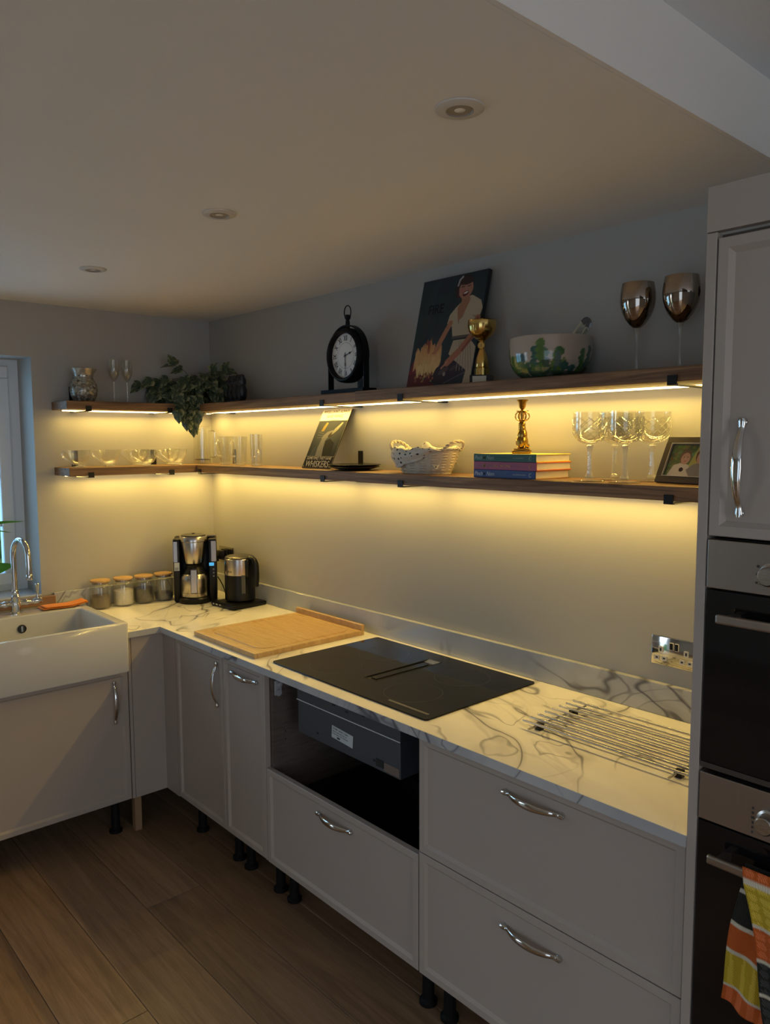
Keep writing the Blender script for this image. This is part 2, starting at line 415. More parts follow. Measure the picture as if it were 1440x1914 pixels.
struct('ceiling_extension', box(2.973, XE, YE, 0, 2.51, 2.6), mat('ceiling_paint_white', (0.86, 0.89, 0.92), 0.85))
# floor planks
fl = bpy.data.objects.new('floor', bpy.data.meshes.new('floor')); C.objects.link(fl)
bmf = box(0, XE, YE, 0, -0.05, -0.012); bmf.to_mesh(fl.data); bmf.free(); fl.data.materials.append(m_dark); fl['kind'] = 'structure'
rng = random.Random(4)
pitch = 0.2195; k = 0
joints = {-0.95: [1.14, 3.1], -1.1695: [1.63, 3.55], -0.7305: [0.85, 2.9], -0.511: [1.55, 3.5]}
yb = -0.0720
rows = []
y = -0.95
while y < 0: rows.append(y); y += pitch
y = -0.95-pitch
while y > YE: rows.append(y); y -= pitch
rows.append(y)
for y in sorted(rows):            # y is the row's near... far edge is y+pitch (towards the long wall)
    js = None
    for kk, v in joints.items():
        if abs((y)-(kk-(-0.0))) < 0.02 and kk in (-0.95,): js = v
    key = {-0.95: [1.14, 3.1], -1.389: [1.63, 3.6], -0.73: [0.85, 2.75], -0.511: [1.7, 3.5], -1.1695: [2.35, 4.3]}
    for kk, v in key.items():
        if abs(y-kk) < 0.03: js = v
    if js is None: js = [rng.uniform(0.4, 2.2)]; js.append(js[0]+1.9)
    xs = [0.0]+js
    while xs[-1]+1.9 < XE-0.3: xs.append(xs[-1]+1.9)
    xs.append(XE)
    y0 = max(y, YE); y1 = min(y+pitch, 0)
    if y1-y0 < 0.02: continue
    for a, b in zip(xs, xs[1:]):
        p = obj('plank', box(-(b-a)/2+0.0008, (b-a)/2-0.0008, -(y1-y0)/2+0.0008, (y1-y0)/2-0.0008, -0.012, 0, bev=0.0012, seg=1), m_floor, fl)
        p.location = ((a+b)/2, (y0+y1)/2, 0)
# window
win = obj('window_1', merge(box(-0.25, -0.2, wy0, wy1, wz0, wz0+0.03), box(-0.25, -0.2, wy0, wy1, wz1-0.03, wz1), box(-0.25, -0.2, wy1-0.045, wy1, wz0+0.03, wz1-0.03), box(-0.25, -0.2, wy0, wy0+0.045, wz0+0.03, wz1-0.03), box(-0.25, -0.2, -1.505, -1.46, wz0+0.03, wz1-0.03)), m_white)
win['kind'] = 'structure'
def sash(y0, y1):
    z0, z1 = wz0+0.031, wz1-0.031; t = 0.056
    bm = merge(box(-0.235, -0.185, y0, y1, z0, z0+t, bev=0.006), box(-0.235, -0.185, y0, y1, z1-t, z1, bev=0.006), box(-0.235, -0.185, y0, y0+t, z0+t, z1-t, bev=0.006), box(-0.235, -0.185, y1-t, y1, z0+t, z1-t, bev=0.006))
    s = obj('window_sash', bm, m_white, win)
    obj('window_pane', box(-0.215, -0.209, y0+t-0.004, y1-t+0.004, z0+t-0.004, z1-t+0.004), m_pane, s)
    for yy in (y0+(y1-y0)/2,):
        obj('glazing_bar', box(-0.222, -0.203, yy-0.009, yy+0.009, z0+t, z1-t, bev=0.003), m_white, s)
    for kz in (1, 2, 3):
        zz = z0+t+(z1-z0-2*t)*kz/4
        obj('glazing_bar', box(-0.2222, -0.2028, y0+t, y1-t, zz-0.009, zz+0.009, bev=0.003), m_white, s)
sash(-1.459, wy1-0.047); sash(wy0+0.047, -1.506)
struct('trim_2', box(-0.2, 0.012, wy0, wy1-0.0005, wz0-0.02, wz0, bev=0.003), m_marble2)['label'] = 'pale marble effect window sill'
# the garden seen through the window
hd = BM()
for i in range(26):
    for j in range(10):
        c = Vector((-3.2+rng.uniform(-0.25, 0.25), -3.6+i*0.2, 0.1+j*0.18))
        b2 = bmesh.ops.create_icosphere(hd, subdivisions=1, radius=0.17*rng.uniform(0.8, 1.2), matrix=Matrix.Translation(c))
tag(obj('hedge', hd, mat('hedge_green', (0.10, 0.24, 0.06), 0.8, var=0.5, vscale=9)), 'green garden hedge outside beyond the sink window', 'hedge', kind='stuff')
tag(obj('lawn', box(-14, -0.32, -12, 8, -0.15, -0.1), mat('lawn_green', (0.10, 0.20, 0.06), 0.9, var=0.3)), 'green lawn outside below the sink window', 'lawn', kind='stuff')

# ================================================================== CABINETS
def door_bm(w, h, t=0.02, fr=0.021, bv=0.008, dp=0.008):
    # slim-frame shaker front: local x 0..w, z 0..h, face at y=0 looking to -y, body behind
    bm = BM()
    def ring(i, y): return [bm.verts.new(p) for p in ((i, y, i), (w-i, y, i), (w-i, y, h-i), (i, y, h-i))]
    rs = [ring(0, t), ring(0, 0.0015), ring(0.0015, 0), ring(fr, 0), ring(fr+0.0015, 0.0015), ring(fr+bv, dp)]
    for a, b in zip(rs, rs[1:]):
        for i in range(4): bm.faces.new((a[i], a[(i+1) % 4], b[(i+1) % 4], b[i]))
    bm.faces.new(rs[-1]); bm.faces.new(rs[0][::-1])
    return bm
def handle_bm(L=0.186, vertical=False):
    # bow handle: round feet pads, a slim waist, a broad flat arch
    pts, ra, rb = [], [], []
    for i in range(33):
        t = -1+2*i/32; s = abs(t)
        out = 0.007+0.021*max(0, 1-(s/0.80)**2.4) if s < 0.80 else 0.007
        pts.append(((t*L/2), -out, 0))
        w = 0.0085 if s > 0.93 else (0.0085-(0.93-s)/0.13*0.0025 if s > 0.80 else 0.006+0.0038*(1-(s/0.80))**0.8)
        if s > 0.985: w = 0.006
        ra.append(w); rb.append(0.0065 if s > 0.80 else 0.0038)
    bm = tube(pts, ra, 12, flat=rb)
    for sg in (-1, 1):
        lathe([(0.0085, 0), (0.0085, 0.007), (0.006, 0.010)], 16, bm, (sg*(L/2-0.0075), 0, 0), axis='y')
        for v in bm.verts[-48:]: v.co.y = -abs(v.co.y) if abs(v.co.y) > 1e-6 else 0
    if vertical: rot(bm, PI/2, 'Y')
    return bm
legbm = lambda h: merge(lathe([(0.019, 0), (0.028, 0.001), (0.028, 0.012), (0.019, 0.02), (0.017, h-0.02), (0.026, h-0.012), (0.026, h)], 16))
m_leg = mat('cabinet_leg_plastic', (0.005, 0.005, 0.005), 0.6, spec=0.2)
def cabinet(name, label, loc, w, rz, legs=True, opened=False, depth=0.555, top=0.883, bot=0.17):
    t = thing(name, label, 'cabinet', loc, rz)
    if not opened:
        obj('carcass', box(0.0015, w-0.0015, 0.021, depth, bot, top), m_carc, t)
    if legs:
        for px in (0.045, w-0.045):
            for py in (0.085, depth-0.06):
                l = obj('leg', legbm(bot), m_leg, t, smooth=True); l.location = (px, py, 0)
    return t
def add_door(t, x0, x1, z0, z1, hx=None, hz=None, vert=False, name='door'):
    d = obj(name, door_bm(x1-x0, z1-z0), m_cab, t); d.location = (x0, 0, z0)
    if hx is not None:
        h = obj('handle', handle_bm(vertical=vert), m_chrome, d, smooth=True, label='chrome bow handle')
        h.location = (hx-x0, 0.008, hz-z0)
    return d
ZT = 0.880; ZB = 0.170
# long run, fronts at y=-0.60
FY = -0.600
ck = cabinet('base_cabinet', 'grey base cabinet with one tall door and upright handle, nearest the corner', (0.718, FY, 0), 0.4, 0)
add_door(ck, 0.0015, 0.3985, ZB, ZT, 0.346, 0.752, True)
ck = cabinet('base_cabinet', 'narrow grey base cabinet with a horizontal handle, left of the open hob cabinet', (1.118, FY, 0), 0.302, 0)
add_door(ck, 0.0015, 0.290, ZB, ZT, 0.152, 0.829)
obj('end_panel', box(0.2905, 0.3015, -0.0, 0.02, ZB, ZT), m_cab, ck)
# hob cabinet: open above, drawer below
hc = cabinet('hob_cabinet', 'grey cabinet under the hob, open at the top with one wide drawer below', (1.42, FY, 0), 0.8, 0, opened=True)
obj('side_panel', box(0.0015, 0.018, 0.021, 0.555, ZB, 0.883), m_carc, hc)
obj('side_panel', box(0.782, 0.7985, 0.021, 0.555, ZB, 0.883), m_carc, hc)
obj('bottom_panel', box(0.0185, 0.7815, 0.021, 0.555, ZB, 0.188), m_carc, hc)
obj('back_panel', box(0.0185, 0.7815, 0.545, 0.554, 0.189, 0.883), m_dark, hc)
obj('top_rail', box(0.0185, 0.7815, 0.021, 0.05, 0.866, 0.883), m_dark, hc)
obj('drawer_box', merge(box(0.03, 0.77, 0.03, 0.5, 0.22, 0.235), box(0.03, 0.045, 0.03, 0.5, 0.235, 0.42), box(0.755, 0.77, 0.03, 0.5, 0.235, 0.42), box(0.0455, 0.7545, 0.485, 0.5, 0.235, 0.42)), m_dark, hc)
add_door(hc, 0.0015, 0.7965, ZB-0.003, 0.524, 0.398, 0.467, name='drawer_front')
cl = merge(box(0.0185, 0.026, 0.028, 0.058, 0.795, 0.850, bev=0.003), lathe([(0.009, 0), (0.009, 0.016), (0.005, 0.018)], 12, c=(0.024, 0.043, 0.838), axis='x'), lathe([(0.012, 0), (0.012, 0.01)], 12, c=(0.024, 0.04, 0.806), axis='x'))
obj('front_bracket', cl, mat('grey_plastic', (0.35, 0.37, 0.38), 0.4), hc, label='grey drawer front bracket')
for zz in (0.62, 0.65): obj('peg_hole', lathe([(0.003, 0), (0.003, 0.0006)], 8, c=(0.0181, 0.075, zz), axis='x'), m_dark, hc)
# two-drawer unit
dc = cabinet('drawer_cabinet', 'wide grey cabinet with two deep drawers, right of the hob', (2.22, FY, 0), 0.8, 0)
add_door(dc, 0.0015, 0.7965, 0.5375, ZT, 0.399, 0.823, name='drawer_front')
add_door(dc, 0.0015, 0.7965, ZB-0.004, 0.5345, 0.399, 0.461, name='drawer_front')
# corner post
cp = thing('corner_post', 'plain grey filler panels closing the inner corner of the cabinets', 'filler panel', (0.6, -0.6, 0))
obj('filler_panel', box(0.0005, 0.1165, 0.0, 0.018, ZB-0.004, ZT), m_cab, cp)
obj('filler_panel', box(-0.018, 0.0, -0.145, 0.0175, ZB-0.004, ZT), m_cab, cp)
obj('end_panel', box(-0.30, -0.002, -0.1595, -0.1465, ZB-0.004, ZT), m_cab, cp)
obj('support_batten', box(-0.06, -0.03, -0.14, -0.11, 0, ZB-0.005), mat('pine_batten', (0.30, 0.18, 0.09), 0.7), cp, label='raw pine batten standing on the floor')
# sink cabinet (left run: local x runs along +y)
sc = cabinet('sink_cabinet', 'grey cabinet below the white sink with one door and upright handle', (0.6, -1.362, 0), 0.6, PI/2, top=0.745)
add_door(sc, 0.0015, 0.5985, ZB-0.002, 0.742, 0.539, 0.610, True)
# further base cabinet left of the sink, outside the frame
sc2 = cabinet('base_cabinet', 'grey base cabinet on the far side of the sink', (0.6, -1.973, 0), 0.6, PI/2)
add_door(sc2, 0.0015, 0.5985, ZB, ZT, 0.06, 0.75, True)
# tall housing
TY = -0.620; TX = 3.046
tc_ = thing('tall_cabinet', 'tall grey oven housing with a door above the two ovens', 'cabinet', (TX, TY, 0))
obj('side_panel', box(-0.020, 0.0, 0.0, 0.6195, 0.0, 2.105, bev=0.001, seg=1), m_cab, tc_)
obj('side_panel', box(0.600, 0.62, 0.0, 0.6195, 0.0, 2.105), m_cab, tc_)
obj('carcass', merge(box(0.0005, 0.5995, 0.022, 0.6, 1.535, 2.103), box(0.0005, 0.5995, 0.022, 0.6, 0.02, 0.35), box(0.0005, 0.5995, 0.57, 0.6, 0.36, 1.53)), m_carc, tc_)
obj('filler_panel', box(-0.020, 0.62, 0.0, 0.019, 2.107, 2.190), m_cab, tc_, label='grey cornice panel above the door')
d = obj('door', door_bm(0.594, 0.562, fr=0.020, bv=0.010, dp=0.009), m_cab, tc_); d.location = (0.003, 0, 1.531)
h = obj('handle', handle_bm(0.186, True), m_chrome, d, smooth=True, label='chrome bow handle'); h.location = (0.0565, 0.009, 0.1325)
d = obj('door', door_bm(0.594, 0.33), m_cab, tc_); d.location = (0.003, 0, 0.02)

# ---------------------------------------------------------------- ovens
m_ovgl = mat('black_oven_glass', (0.006, 0.006, 0.007), 0.06)
m_grey = mat('print_grey', (0.05, 0.045, 0.04), 0.5)
def oven(name, label, z0, z1, strip0, hz, kx, kz):
    t = thing(name, label, 'oven', (TX+0.002, TY, z0)); h_ = z1-z0
    obj('oven_body', box(0.012, 0.584, 0.023, 0.55, 0.002, h_-0.002), m_dark, t)
    cpn = obj('control_panel', box(0.002, 0.594, -0.002, 0.0225, strip0-z0+0.001, h_-0.003, bev=0.0015), m_ovst, t)
    dr = obj('oven_door', box(0.001, 0.595, 0.0, 0.0225, 0.004, strip0-z0-0.003, bev=0.002), m_ovgl, t)
    obj('lower_edge', box(0.001, 0.595, 0.001, 0.02, -0.008, 0.003), mat('dull_steel', (0.12, 0.11, 0.10), 0.35, metal=0.8), t)
    zz = hz-z0
    hb = merge(box(0.040, 0.556, -0.045, -0.033, zz-0.009, zz+0.009, bev=0.004), box(0.055, 0.07, -0.033, 0.0, zz-0.006, zz+0.006), box(0.525, 0.54, -0.033, 0.0, zz-0.006, zz+0.006))
    obj('oven_handle', hb, m_ovst, dr, label='flat steel bar handle')
    for kk in (kx, 0.594-kx):
        kb = lathe([(0.023, 0), (0.023, -0.004), (0.0185, -0.006), (0.0175, -0.026), (0.015, -0.029), (0, -0.0292)], 28, axis='y')
        k = obj('knob', kb, m_steel, cpn, smooth=True); k.location = (kk, -0.002, kz-z0)
    return t, cpn
o1, p1 = oven('built_in_oven', 'upper black glass oven with a brown steel control strip, its door clear', 1.074, 1.527, 1.428, 1.379, 0.125, 1.468)
o2, p2 = oven('built_in_oven', 'lower black glass oven with a dish towel over its handle', 0.46, 1.060, 0.959, 0.9035, 0.138, 1.001)
# printed symbols beside the knobs
def mark(parent, x, z, w, h, r=False):
    if r: obj('symbol', lathe([(w, 0), (w, 0.0004)], 12, c=(x, -0.0026, z), axis='y'), m_grey, parent)
    else: obj('symbol', box(x-w/2, x+w/2, -0.0026, -0.0021, z-h/2, z+h/2), m_grey, parent)
mark(p1, 0.099, 0.408, 0.0028, 0, True); mark(p1, 0.097, 0.377, 0.0024, 0, True); mark(p1, 0.098, 0.393, 0.005, 0.004); mark(p1, 0.106, 0.4055, 0.010, 0.0006); mark(p1, 0.105, 0.3745, 0.012, 0.0006)
for i, s in enumerate((0.004, 0.0045, 0.006, 0.0035, 0.004, 0.004)): mark(p2, 0.108, 0.558-i*0.0095, s, 0.005)

# ---------------------------------------------------------------- worktop and upstands
bm = BM()
poly = [(0.001, -0.001), (3.0255, -0.001), (3.0255, -0.62), (0.62, -0.62), (0.62, -0.7665), (0.001, -0.7665)]
prism(poly, 0.884, 0.91, bm)
wt = obj('worktop', bm, m_marble); tag(wt, 'white marble effect worktop with grey veins, turning the corner', 'worktop')
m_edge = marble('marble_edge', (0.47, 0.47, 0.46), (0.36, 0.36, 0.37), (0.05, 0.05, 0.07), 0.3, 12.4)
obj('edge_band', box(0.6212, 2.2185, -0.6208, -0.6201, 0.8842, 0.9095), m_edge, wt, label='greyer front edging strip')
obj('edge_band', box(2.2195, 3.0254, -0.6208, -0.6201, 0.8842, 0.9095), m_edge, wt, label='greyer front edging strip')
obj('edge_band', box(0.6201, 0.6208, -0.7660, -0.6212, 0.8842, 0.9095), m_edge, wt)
tag(obj('worktop', box(0.001, 0.62, -2.6, -1.372, 0.884, 0.91), m_marble), 'white marble effect worktop on the far side of the sink', 'worktop')
tag(obj('upstand', box(0.0205, 3.0255, -0.020, -0.0005, 0.9105, 1.004, bev=0.001, seg=1), m_marble2), 'grey veined marble upstand along the wall behind the hob', 'upstand')
tag(obj('upstand', box(0.0005, 0.020, -0.862, -0.0006, 0.9105, 1.004, bev=0.001, seg=1), m_marble2), 'short grey veined marble upstand behind the glass storage jars', 'upstand')

# ---------------------------------------------------------------- hob
hob = thing('induction_hob', 'black glass induction hob with a central vent slot, let into the worktop', 'hob', (1.412, -0.562, 0.9105))
HW, HD = 0.80, 0.513; vx0, vx1, vy0, vy1 = 0.371, 0.433, 0.128, 0.444
def arc(cx, cy, r, a0, a1, n=5): return [(cx+r*math.cos(R(a0+(a1-a0)*i/n)), cy+r*math.sin(R(a0+(a1-a0)*i/n))) for i in range(n+1)]
mx_ = (vx0+vx1)/2; r0 = 0.012
L_ = arc(r0, r0, r0, 180, 270)+[(mx_, 0), (mx_, vy0), (vx0, vy0), (vx0, vy1), (mx_, vy1), (mx_, HD)]+arc(r0, HD-r0, r0, 90, 180)
R_ = [(mx_, 0)]+arc(HW-r0, r0, r0, 270, 360)+arc(HW-r0, HD-r0, r0, 0, 90)+[(mx_, HD), (mx_, vy1), (vx1, vy1), (vx1, vy0), (mx_, vy0)]
obj('glass_top', merge(prism(L_, 0, 0.005), prism(R_, 0, 0.005)), m_hob, hob)
m_ventd = mat('vent_black', (0.004, 0.004, 0.004), 0.4)
obj('vent_well', box(vx0, vx1, vy0, vy1, 0.0001, 0.0012), m_ventd, hob)
obj('vent_cover', box(vx0+0.017, vx1-0.017, vy0+0.016, vy1-0.05, 0.0013, 0.0045, bev=0.001), m_hob, hob)
obj('vent_frame', merge(box(vx0, vx1, vy1-0.003, vy1, 0.0013, 0.0058), box(vx0, vx0+0.0025, vy0, vy1-0.0031, 0.0013, 0.0058), box(vx1-0.0025, vx1, vy0, vy1-0.0031, 0.0013, 0.0058), box(vx0, vx1, vy0, vy0+0.0025, 0.00585, 0.0062)), m_blackm, hob)
obj('vent_ramp', xf(box(0, vx1-vx0-0.007, 0, 0.03, 0, 0.001), Matrix.Translation((vx0+0.0035, vy1-0.034, 0.0015)) @ Matrix.Rotation(0.12, 4, 'X')), m_steel, hob)
m_hprint = mat('hob_print', (0.10, 0.095, 0.09), 0.3)
obj('control_strip', box(0.60, 0.775, 0.03, 0.040, 0.00505, 0.0053), m_hprint, hob)
for cx, cy in ((0.2, 0.14), (0.2, 0.37), (0.6, 0.14), (0.6, 0.37)):
    bm = BM(); n = 40
    a = [bm.verts.new((cx+0.095*math.cos(2*PI*i/n), cy+0.095*math.sin(2*PI*i/n), 0.00508)) for i in range(n)]
    b = [bm.verts.new((cx+0.0945*math.cos(2*PI*i/n), cy+0.0945*math.sin(2*PI*i/n), 0.00512)) for i in range(n)]
    for i in range(n): bm.faces.new((a[i], a[(i+1) % n], b[(i+1) % n], b[i]))
    obj('zone_mark', bm, m_hprint, hob, keep=True)
# casing below the worktop: local coordinates relative to the hob's corner (x-1.412, y+0.562, z-0.9105)
cx0, cx1, cyf, cz0 = 0.131, 0.666, 0.022, -0.2285
cas = obj('casing', merge(box(cx0, cx1, cyf, 0.46, cz0, -0.1085, bev=0.0015, seg=1), box(cx0-0.002, cx1+0.002, cyf-0.001, 0.46, -0.1075, -0.0275)), m_zinc, hob, label='dark grey galvanised casing under the hob')
obj('casing_rim', box(cx0-0.003, cx1+0.003, cyf-0.0045, cyf-0.0015, -0.1090, -0.1068), mat('bright_rim', (0.8, 0.8, 0.78), 0.5), cas)
for i, (x, z, w, h) in enumerate(((0.015, -0.045, 0.02, 0.006), (0.115, -0.052, 0.014, 0.006), (0.15, -0.056, 0.010, 0.009), (0.20, -0.075, 0.016, 0.007), (0.27, -0.082, 0.014, 0.006), (0.31, -0.067, 0.008, 0.008), (0.355, -0.072, 0.016, 0.006), (0.50, -0.045, 0.024, 0.004), (0.223, -0.05, 0.004, 0.024), (0.11, -0.2, 0.010, 0.006), (0.41, -0.203, 0.010, 0.005))):
    obj('slot', box(cx0+x, cx0+x+w, cyf-0.0022, cyf-0.0012, z-h/2, z+h/2), m_dark, cas)
obj('power_socket', box(cx0+0.424, cx0+0.458, cyf-0.002, cyf-0.0005, -0.2165, -0.192), m_dark, cas)
obj('cover_plate', box(cx0+0.462, cx0+0.532, cyf-0.002, cyf-0.0005, -0.222, -0.195, bev=0.0005, seg=1), mat('brown_plate', (0.22, 0.17, 0.14), 0.5, metal=0.5), cas)
lb = obj('rating_label', box(0, 0.112, -0.0006, 0.0, 0, 0.042), m_label, cas); lb.location = (cx0+0.195, cyf-0.0008, -0.190); lb.rotation_euler = (0, R(4), 0)
bm = merge(front(text_bm('220-240V  50/60Hz  7360W', 0.0085, 0.0001, align='LEFT', sx=0.85), 0.004, -0.0008, 0.034), front(text_bm('INDUCTION HOB  IPX0  CE', 0.006, 0.0001, align='LEFT'), 0.004, -0.0008, 0.024), front(text_bm('220-240V  50/60Hz  165W  MADE IN EU', 0.0048, 0.0001, align='LEFT'), 0.004, -0.0008, 0.016))
bx(bm, 0.03, 0.045, -0.0011, -0.0007, 0.004, 0.010)
lp = obj('lettering', bm, m_ink, None); lp.parent = cas; lp.location = lb.location; lp.rotation_euler = lb.rotation_euler

# ---------------------------------------------------------------- sink
sk = thing('farmhouse_sink', 'white ceramic farmhouse sink with a deep apron front', 'sink', (0.02, -1.369, 0.745))
W_, D_, SH = 0.600, 0.624, 0.212     # along y, along x, height
def sink_bm():
    bm = BM()
    def ring(x0, x1, y0, y1, z, r, n=5): return [bm.verts.new((x, y, z)) for x, y in rrect(x0, x1, y0, y1, r, n)]
    rs = [ring(0.004, D_-0.004, 0.004, W_-0.004, 0.0, 0.012), ring(0, D_, 0, W_, 0.006, 0.015), ring(0, D_, 0, W_, SH-0.006, 0.015), ring(0.003, D_-0.003, 0.003, W_-0.003, SH-0.001, 0.014), ring(0.006, D_-0.006, 0.006, W_-0.006, SH, 0.012),
          ring(0.180, D_-0.022, 0.040, W_-0.040, SH, 0.022), ring(0.184, D_-0.026, 0.044, W_-0.044, SH-0.004, 0.022), ring(0.190, D_-0.032, 0.050, W_-0.050, 0.045, 0.03), ring(0.215, D_-0.057, 0.075, W_-0.075, 0.028, 0.03)]
    for a, b in zip(rs, rs[1:]):
        n = len(a)
        for i in range(n): bm.faces.new((a[i], a[(i+1) % n], b[(i+1) % n], b[i]))
    bm.faces.new(rs[-1]); bm.faces.new(rs[0][::-1]); return bm
obj('basin', sink_bm(), m_ceramic, sk, smooth=True)
ov = obj('overflow', lathe([(0.019, 0), (0.019, 0.003), (0.0165, 0.004), (0.0155, 0.001), (0, 0.001)], 24, axis='x'), mat('overflow_dark', (0.05, 0.05, 0.05), 0.2, metal=0.6), sk, smooth=True, label='round dark overflow with a chrome bar'); ov.location = (0.1885, 0.301, 0.155)
o = obj('overflow_bar', box(0.002, 0.005, -0.004, 0.004, -0.013, 0.013), m_chrome, sk); o.location = ov.location
obj('drain', lathe([(0.043, 0), (0.043, 0.003), (0.036, 0.004), (0.03, 0.001), (0, 0.001)], 24, c=(0.38, 0.3, 0.0285)), m_chrome, sk, smooth=True)
# tap
tp = thing('mixer_tap', 'chrome swan neck mixer tap with lever handles behind the sink', 'tap', (0.13, -1.066, 0.957))
obj('tap_body', lathe([(0.027, 0), (0.027, 0.004), (0.021, 0.008), (0.020, 0.045), (0.018, 0.07), (0.019, 0.075), (0.013, 0.085), (0.015, 0.100), (0.012, 0.106)], 24), m_chrome, tp, smooth=True)
sp = [(0, 0, 0.10), (0, 0, 0.20), (0, 0, 0.255)]
sd = Vector((0.86, 0.15, 0)).normalized()
for i in range(1, 10):
    a = PI*i/9*0.96; p = sd*(0.066*(1-math.cos(a))); sp.append((p.x, p.y, 0.262+0.072*math.sin(a)))
e = Vector(sp[-1]); sp.append((e.x+0.004, e.y, e.z-0.045)); sp.append((e.x+0.005, e.y, e.z-0.10))
obj('spout', tube(smoothpts(sp, 4), 0.0115, 14), m_chrome, tp, smooth=True)
tip = Vector(sp[-1]); obj('spout_tip', lathe([(0.0125, 0), (0.0135, 0.004), (0.0135, 0.02), (0.012, 0.024)], 18, c=(tip.x, tip.y, tip.z-0.006)), m_chrome, tp, smooth=True)
for s in (1, -1):
    arm = obj('side_arm', lathe([(0.013, 0.015), (0.011, 0.03), (0.014, 0.04), (0.014, 0.048), (0.010, 0.055), (0.010, 0.075), (0.0135, 0.08), (0.0135, 0.108), (0.009, 0.112)], 16, axis='y', c=(0, 0, 0.045)), m_chrome, tp, smooth=True)
    if s < 0: arm.rotation_euler = (0, 0, PI)
    lv = lathe([(0.008, 0), (0.006, 0.01), (0.0045, 0.02), (0.007, 0.032), (0.0075, 0.052), (0.0095, 0.062), (0.006, 0.068)], 14, c=(0, 0.094, 0.056))
    l = obj('lever', lv, m_chrome, arm, smooth=True)
# wood block, cloth
wb = tag(obj('wooden_strip', box(0.0215, 0.045, -1.30, -0.8645, 0.9575, 0.996, bev=0.001, seg=1), mat('brown_oak_strip', (0.26, 0.13, 0.065), 0.5, var=0.2, vscale=30)), 'brown wooden strip lying on the sink ledge against the wall behind the tap', 'wood strip')
m_orange = mat('orange_cloth', (0.72, 0.22, 0.03), 0.9, bump=0.8, bscale=220)
def sheet(fn, nu, nv, th=0.0015):
    bm = BM(); g = [[bm.verts.new(fn(i/nu, j/nv)) for i in range(nu+1)] for j in range(nv+1)]
    for j in range(nv):
        for i in range(nu): bm.faces.new((g[j][i], g[j][i+1], g[j+1][i+1], g[j+1][i]))
    return bm
def solid(o, th):
    m = o.modifiers.new('solidify', 'SOLIDIFY'); m.thickness = th; m.offset = 0
ocl = thing('dish_cloth', 'folded orange dish cloth lying on the back ledge of the sink', 'cloth', (0.130, -0.865, 0.958))
def cl1(u, v):
    x = (v-0.5)*0.085; y = (u-0.5)*0.20
    z = 0.005+0.034*max(0, u-0.60)**1.3+0.0006*math.sin(u*9)
    return (x+0.012*math.sin(u*2), y, z)
o = obj('cloth_layer', sheet(cl1, 24, 10), m_orange, ocl, smooth=True); solid(o, 0.003)
o = obj('cloth_layer', sheet(lambda u, v: (lambda p: (p[0]*0.9+0.006, p[1]*0.93+0.004, p[2]+0.006+0.0008*math.sin(u*5)))(cl1(u, v)), 24, 10), m_orange, ocl, smooth=True); solid(o, 0.003)

# ================================================================== SHELVES
Z1, Z2 = 1.597, 1.900
def board_bm(L, D, t, bev=0.003):
    bm = box(0, L, 0, D, 0, t, bev=bev, seg=2); return bm
def shelf(name, label, loc, L, D, rz, strips):
    t = thing(name, label, 'shelf', loc, rz, None)
    b = obj('board', board_bm(L, D-0.004, 0.038), m_shelf, t)
    for a, b2 in strips:
        obj('led_strip', box(a, b2, D-0.063, D-0.053, -0.0048, -0.0004, bev=0.001, seg=1), m_led, t, label='glowing warm LED strip')
    return t
for z, nm in ((Z1, 'lower'), (Z2, 'upper')):
    zb = z-0.038
    shelf('wooden_shelf', 'short %s pine shelf on the window wall, %s' % (nm, 'holding the ribbed glass cups' if nm == 'lower' else 'with the mosaic vase on its end'), (0.20, -0.832, zb), 0.8315, 0.20, PI/2, [(0.03, 0.75)])
    shelf('wooden_shelf', '%s pine shelf on the long wall from the corner, %s' % (nm, 'under the cat sign' if nm == 'lower' else 'under the black clock'), (0.2015, -0.200, zb), 1.287, 0.20, 0, [(-0.14, 1.287)])
    shelf('wooden_shelf', '%s pine shelf beside the tall cabinet, %s' % (nm, 'under the cookery books' if nm == 'lower' else 'under the trophy and bowl'), (1.4905, -0.225, zb), 1.534, 0.225, 0, [(0.0, 1.53)])
def bracket(label, loc, rz, D, gi):
    t = tag(obj('shelf_bracket', merge(
        box(-0.015, 0.015, D-0.0036, D-0.0003, -0.0085, 0.114, bev=0.0008, seg=1),
        box(-0.015, 0.015, -0.0005, D-0.0037, -0.0085, -0.0055),
        box(-0.0135, 0.0135, -0.0045, -0.0006, -0.0085, 0.0165, bev=0.0008, seg=1),
        lathe([(0.003, 0), (0.003, -0.0008)], 8, c=(0, D-0.0037, 0.095), axis='y'), lathe([(0.003, 0), (0.003, -0.0008)], 8, c=(0, D-0.0037, 0.080), axis='y')), m_blackm), label, 'bracket', gi)
    t.location = loc; t.rotation_euler = (0, 0, rz); return t
for lv, z in (('lower', Z1-0.038), ('upper', Z2-0.038)):
    gr = 'black brackets holding the %s shelf' % lv
    for x, D, w in ((0.236, 0.2, 'nearest the corner on the long wall'), (1.256, 0.2, 'just left of the shelf joint'), (1.744, 0.225, 'just right of the shelf joint'), (2.756, 0.225, 'nearest the tall cabinet')):
        bracket('black metal bracket under the %s shelf, %s' % (lv, w), (x, -D, z), 0, D, gr)
    for y, w in ((-0.734, 'at its window end'), (-0.336, 'at its corner end')):
        bracket('black metal bracket under the short %s shelf, %s' % (lv, w), (0.20, y, z), PI/2, 0.2, gr)

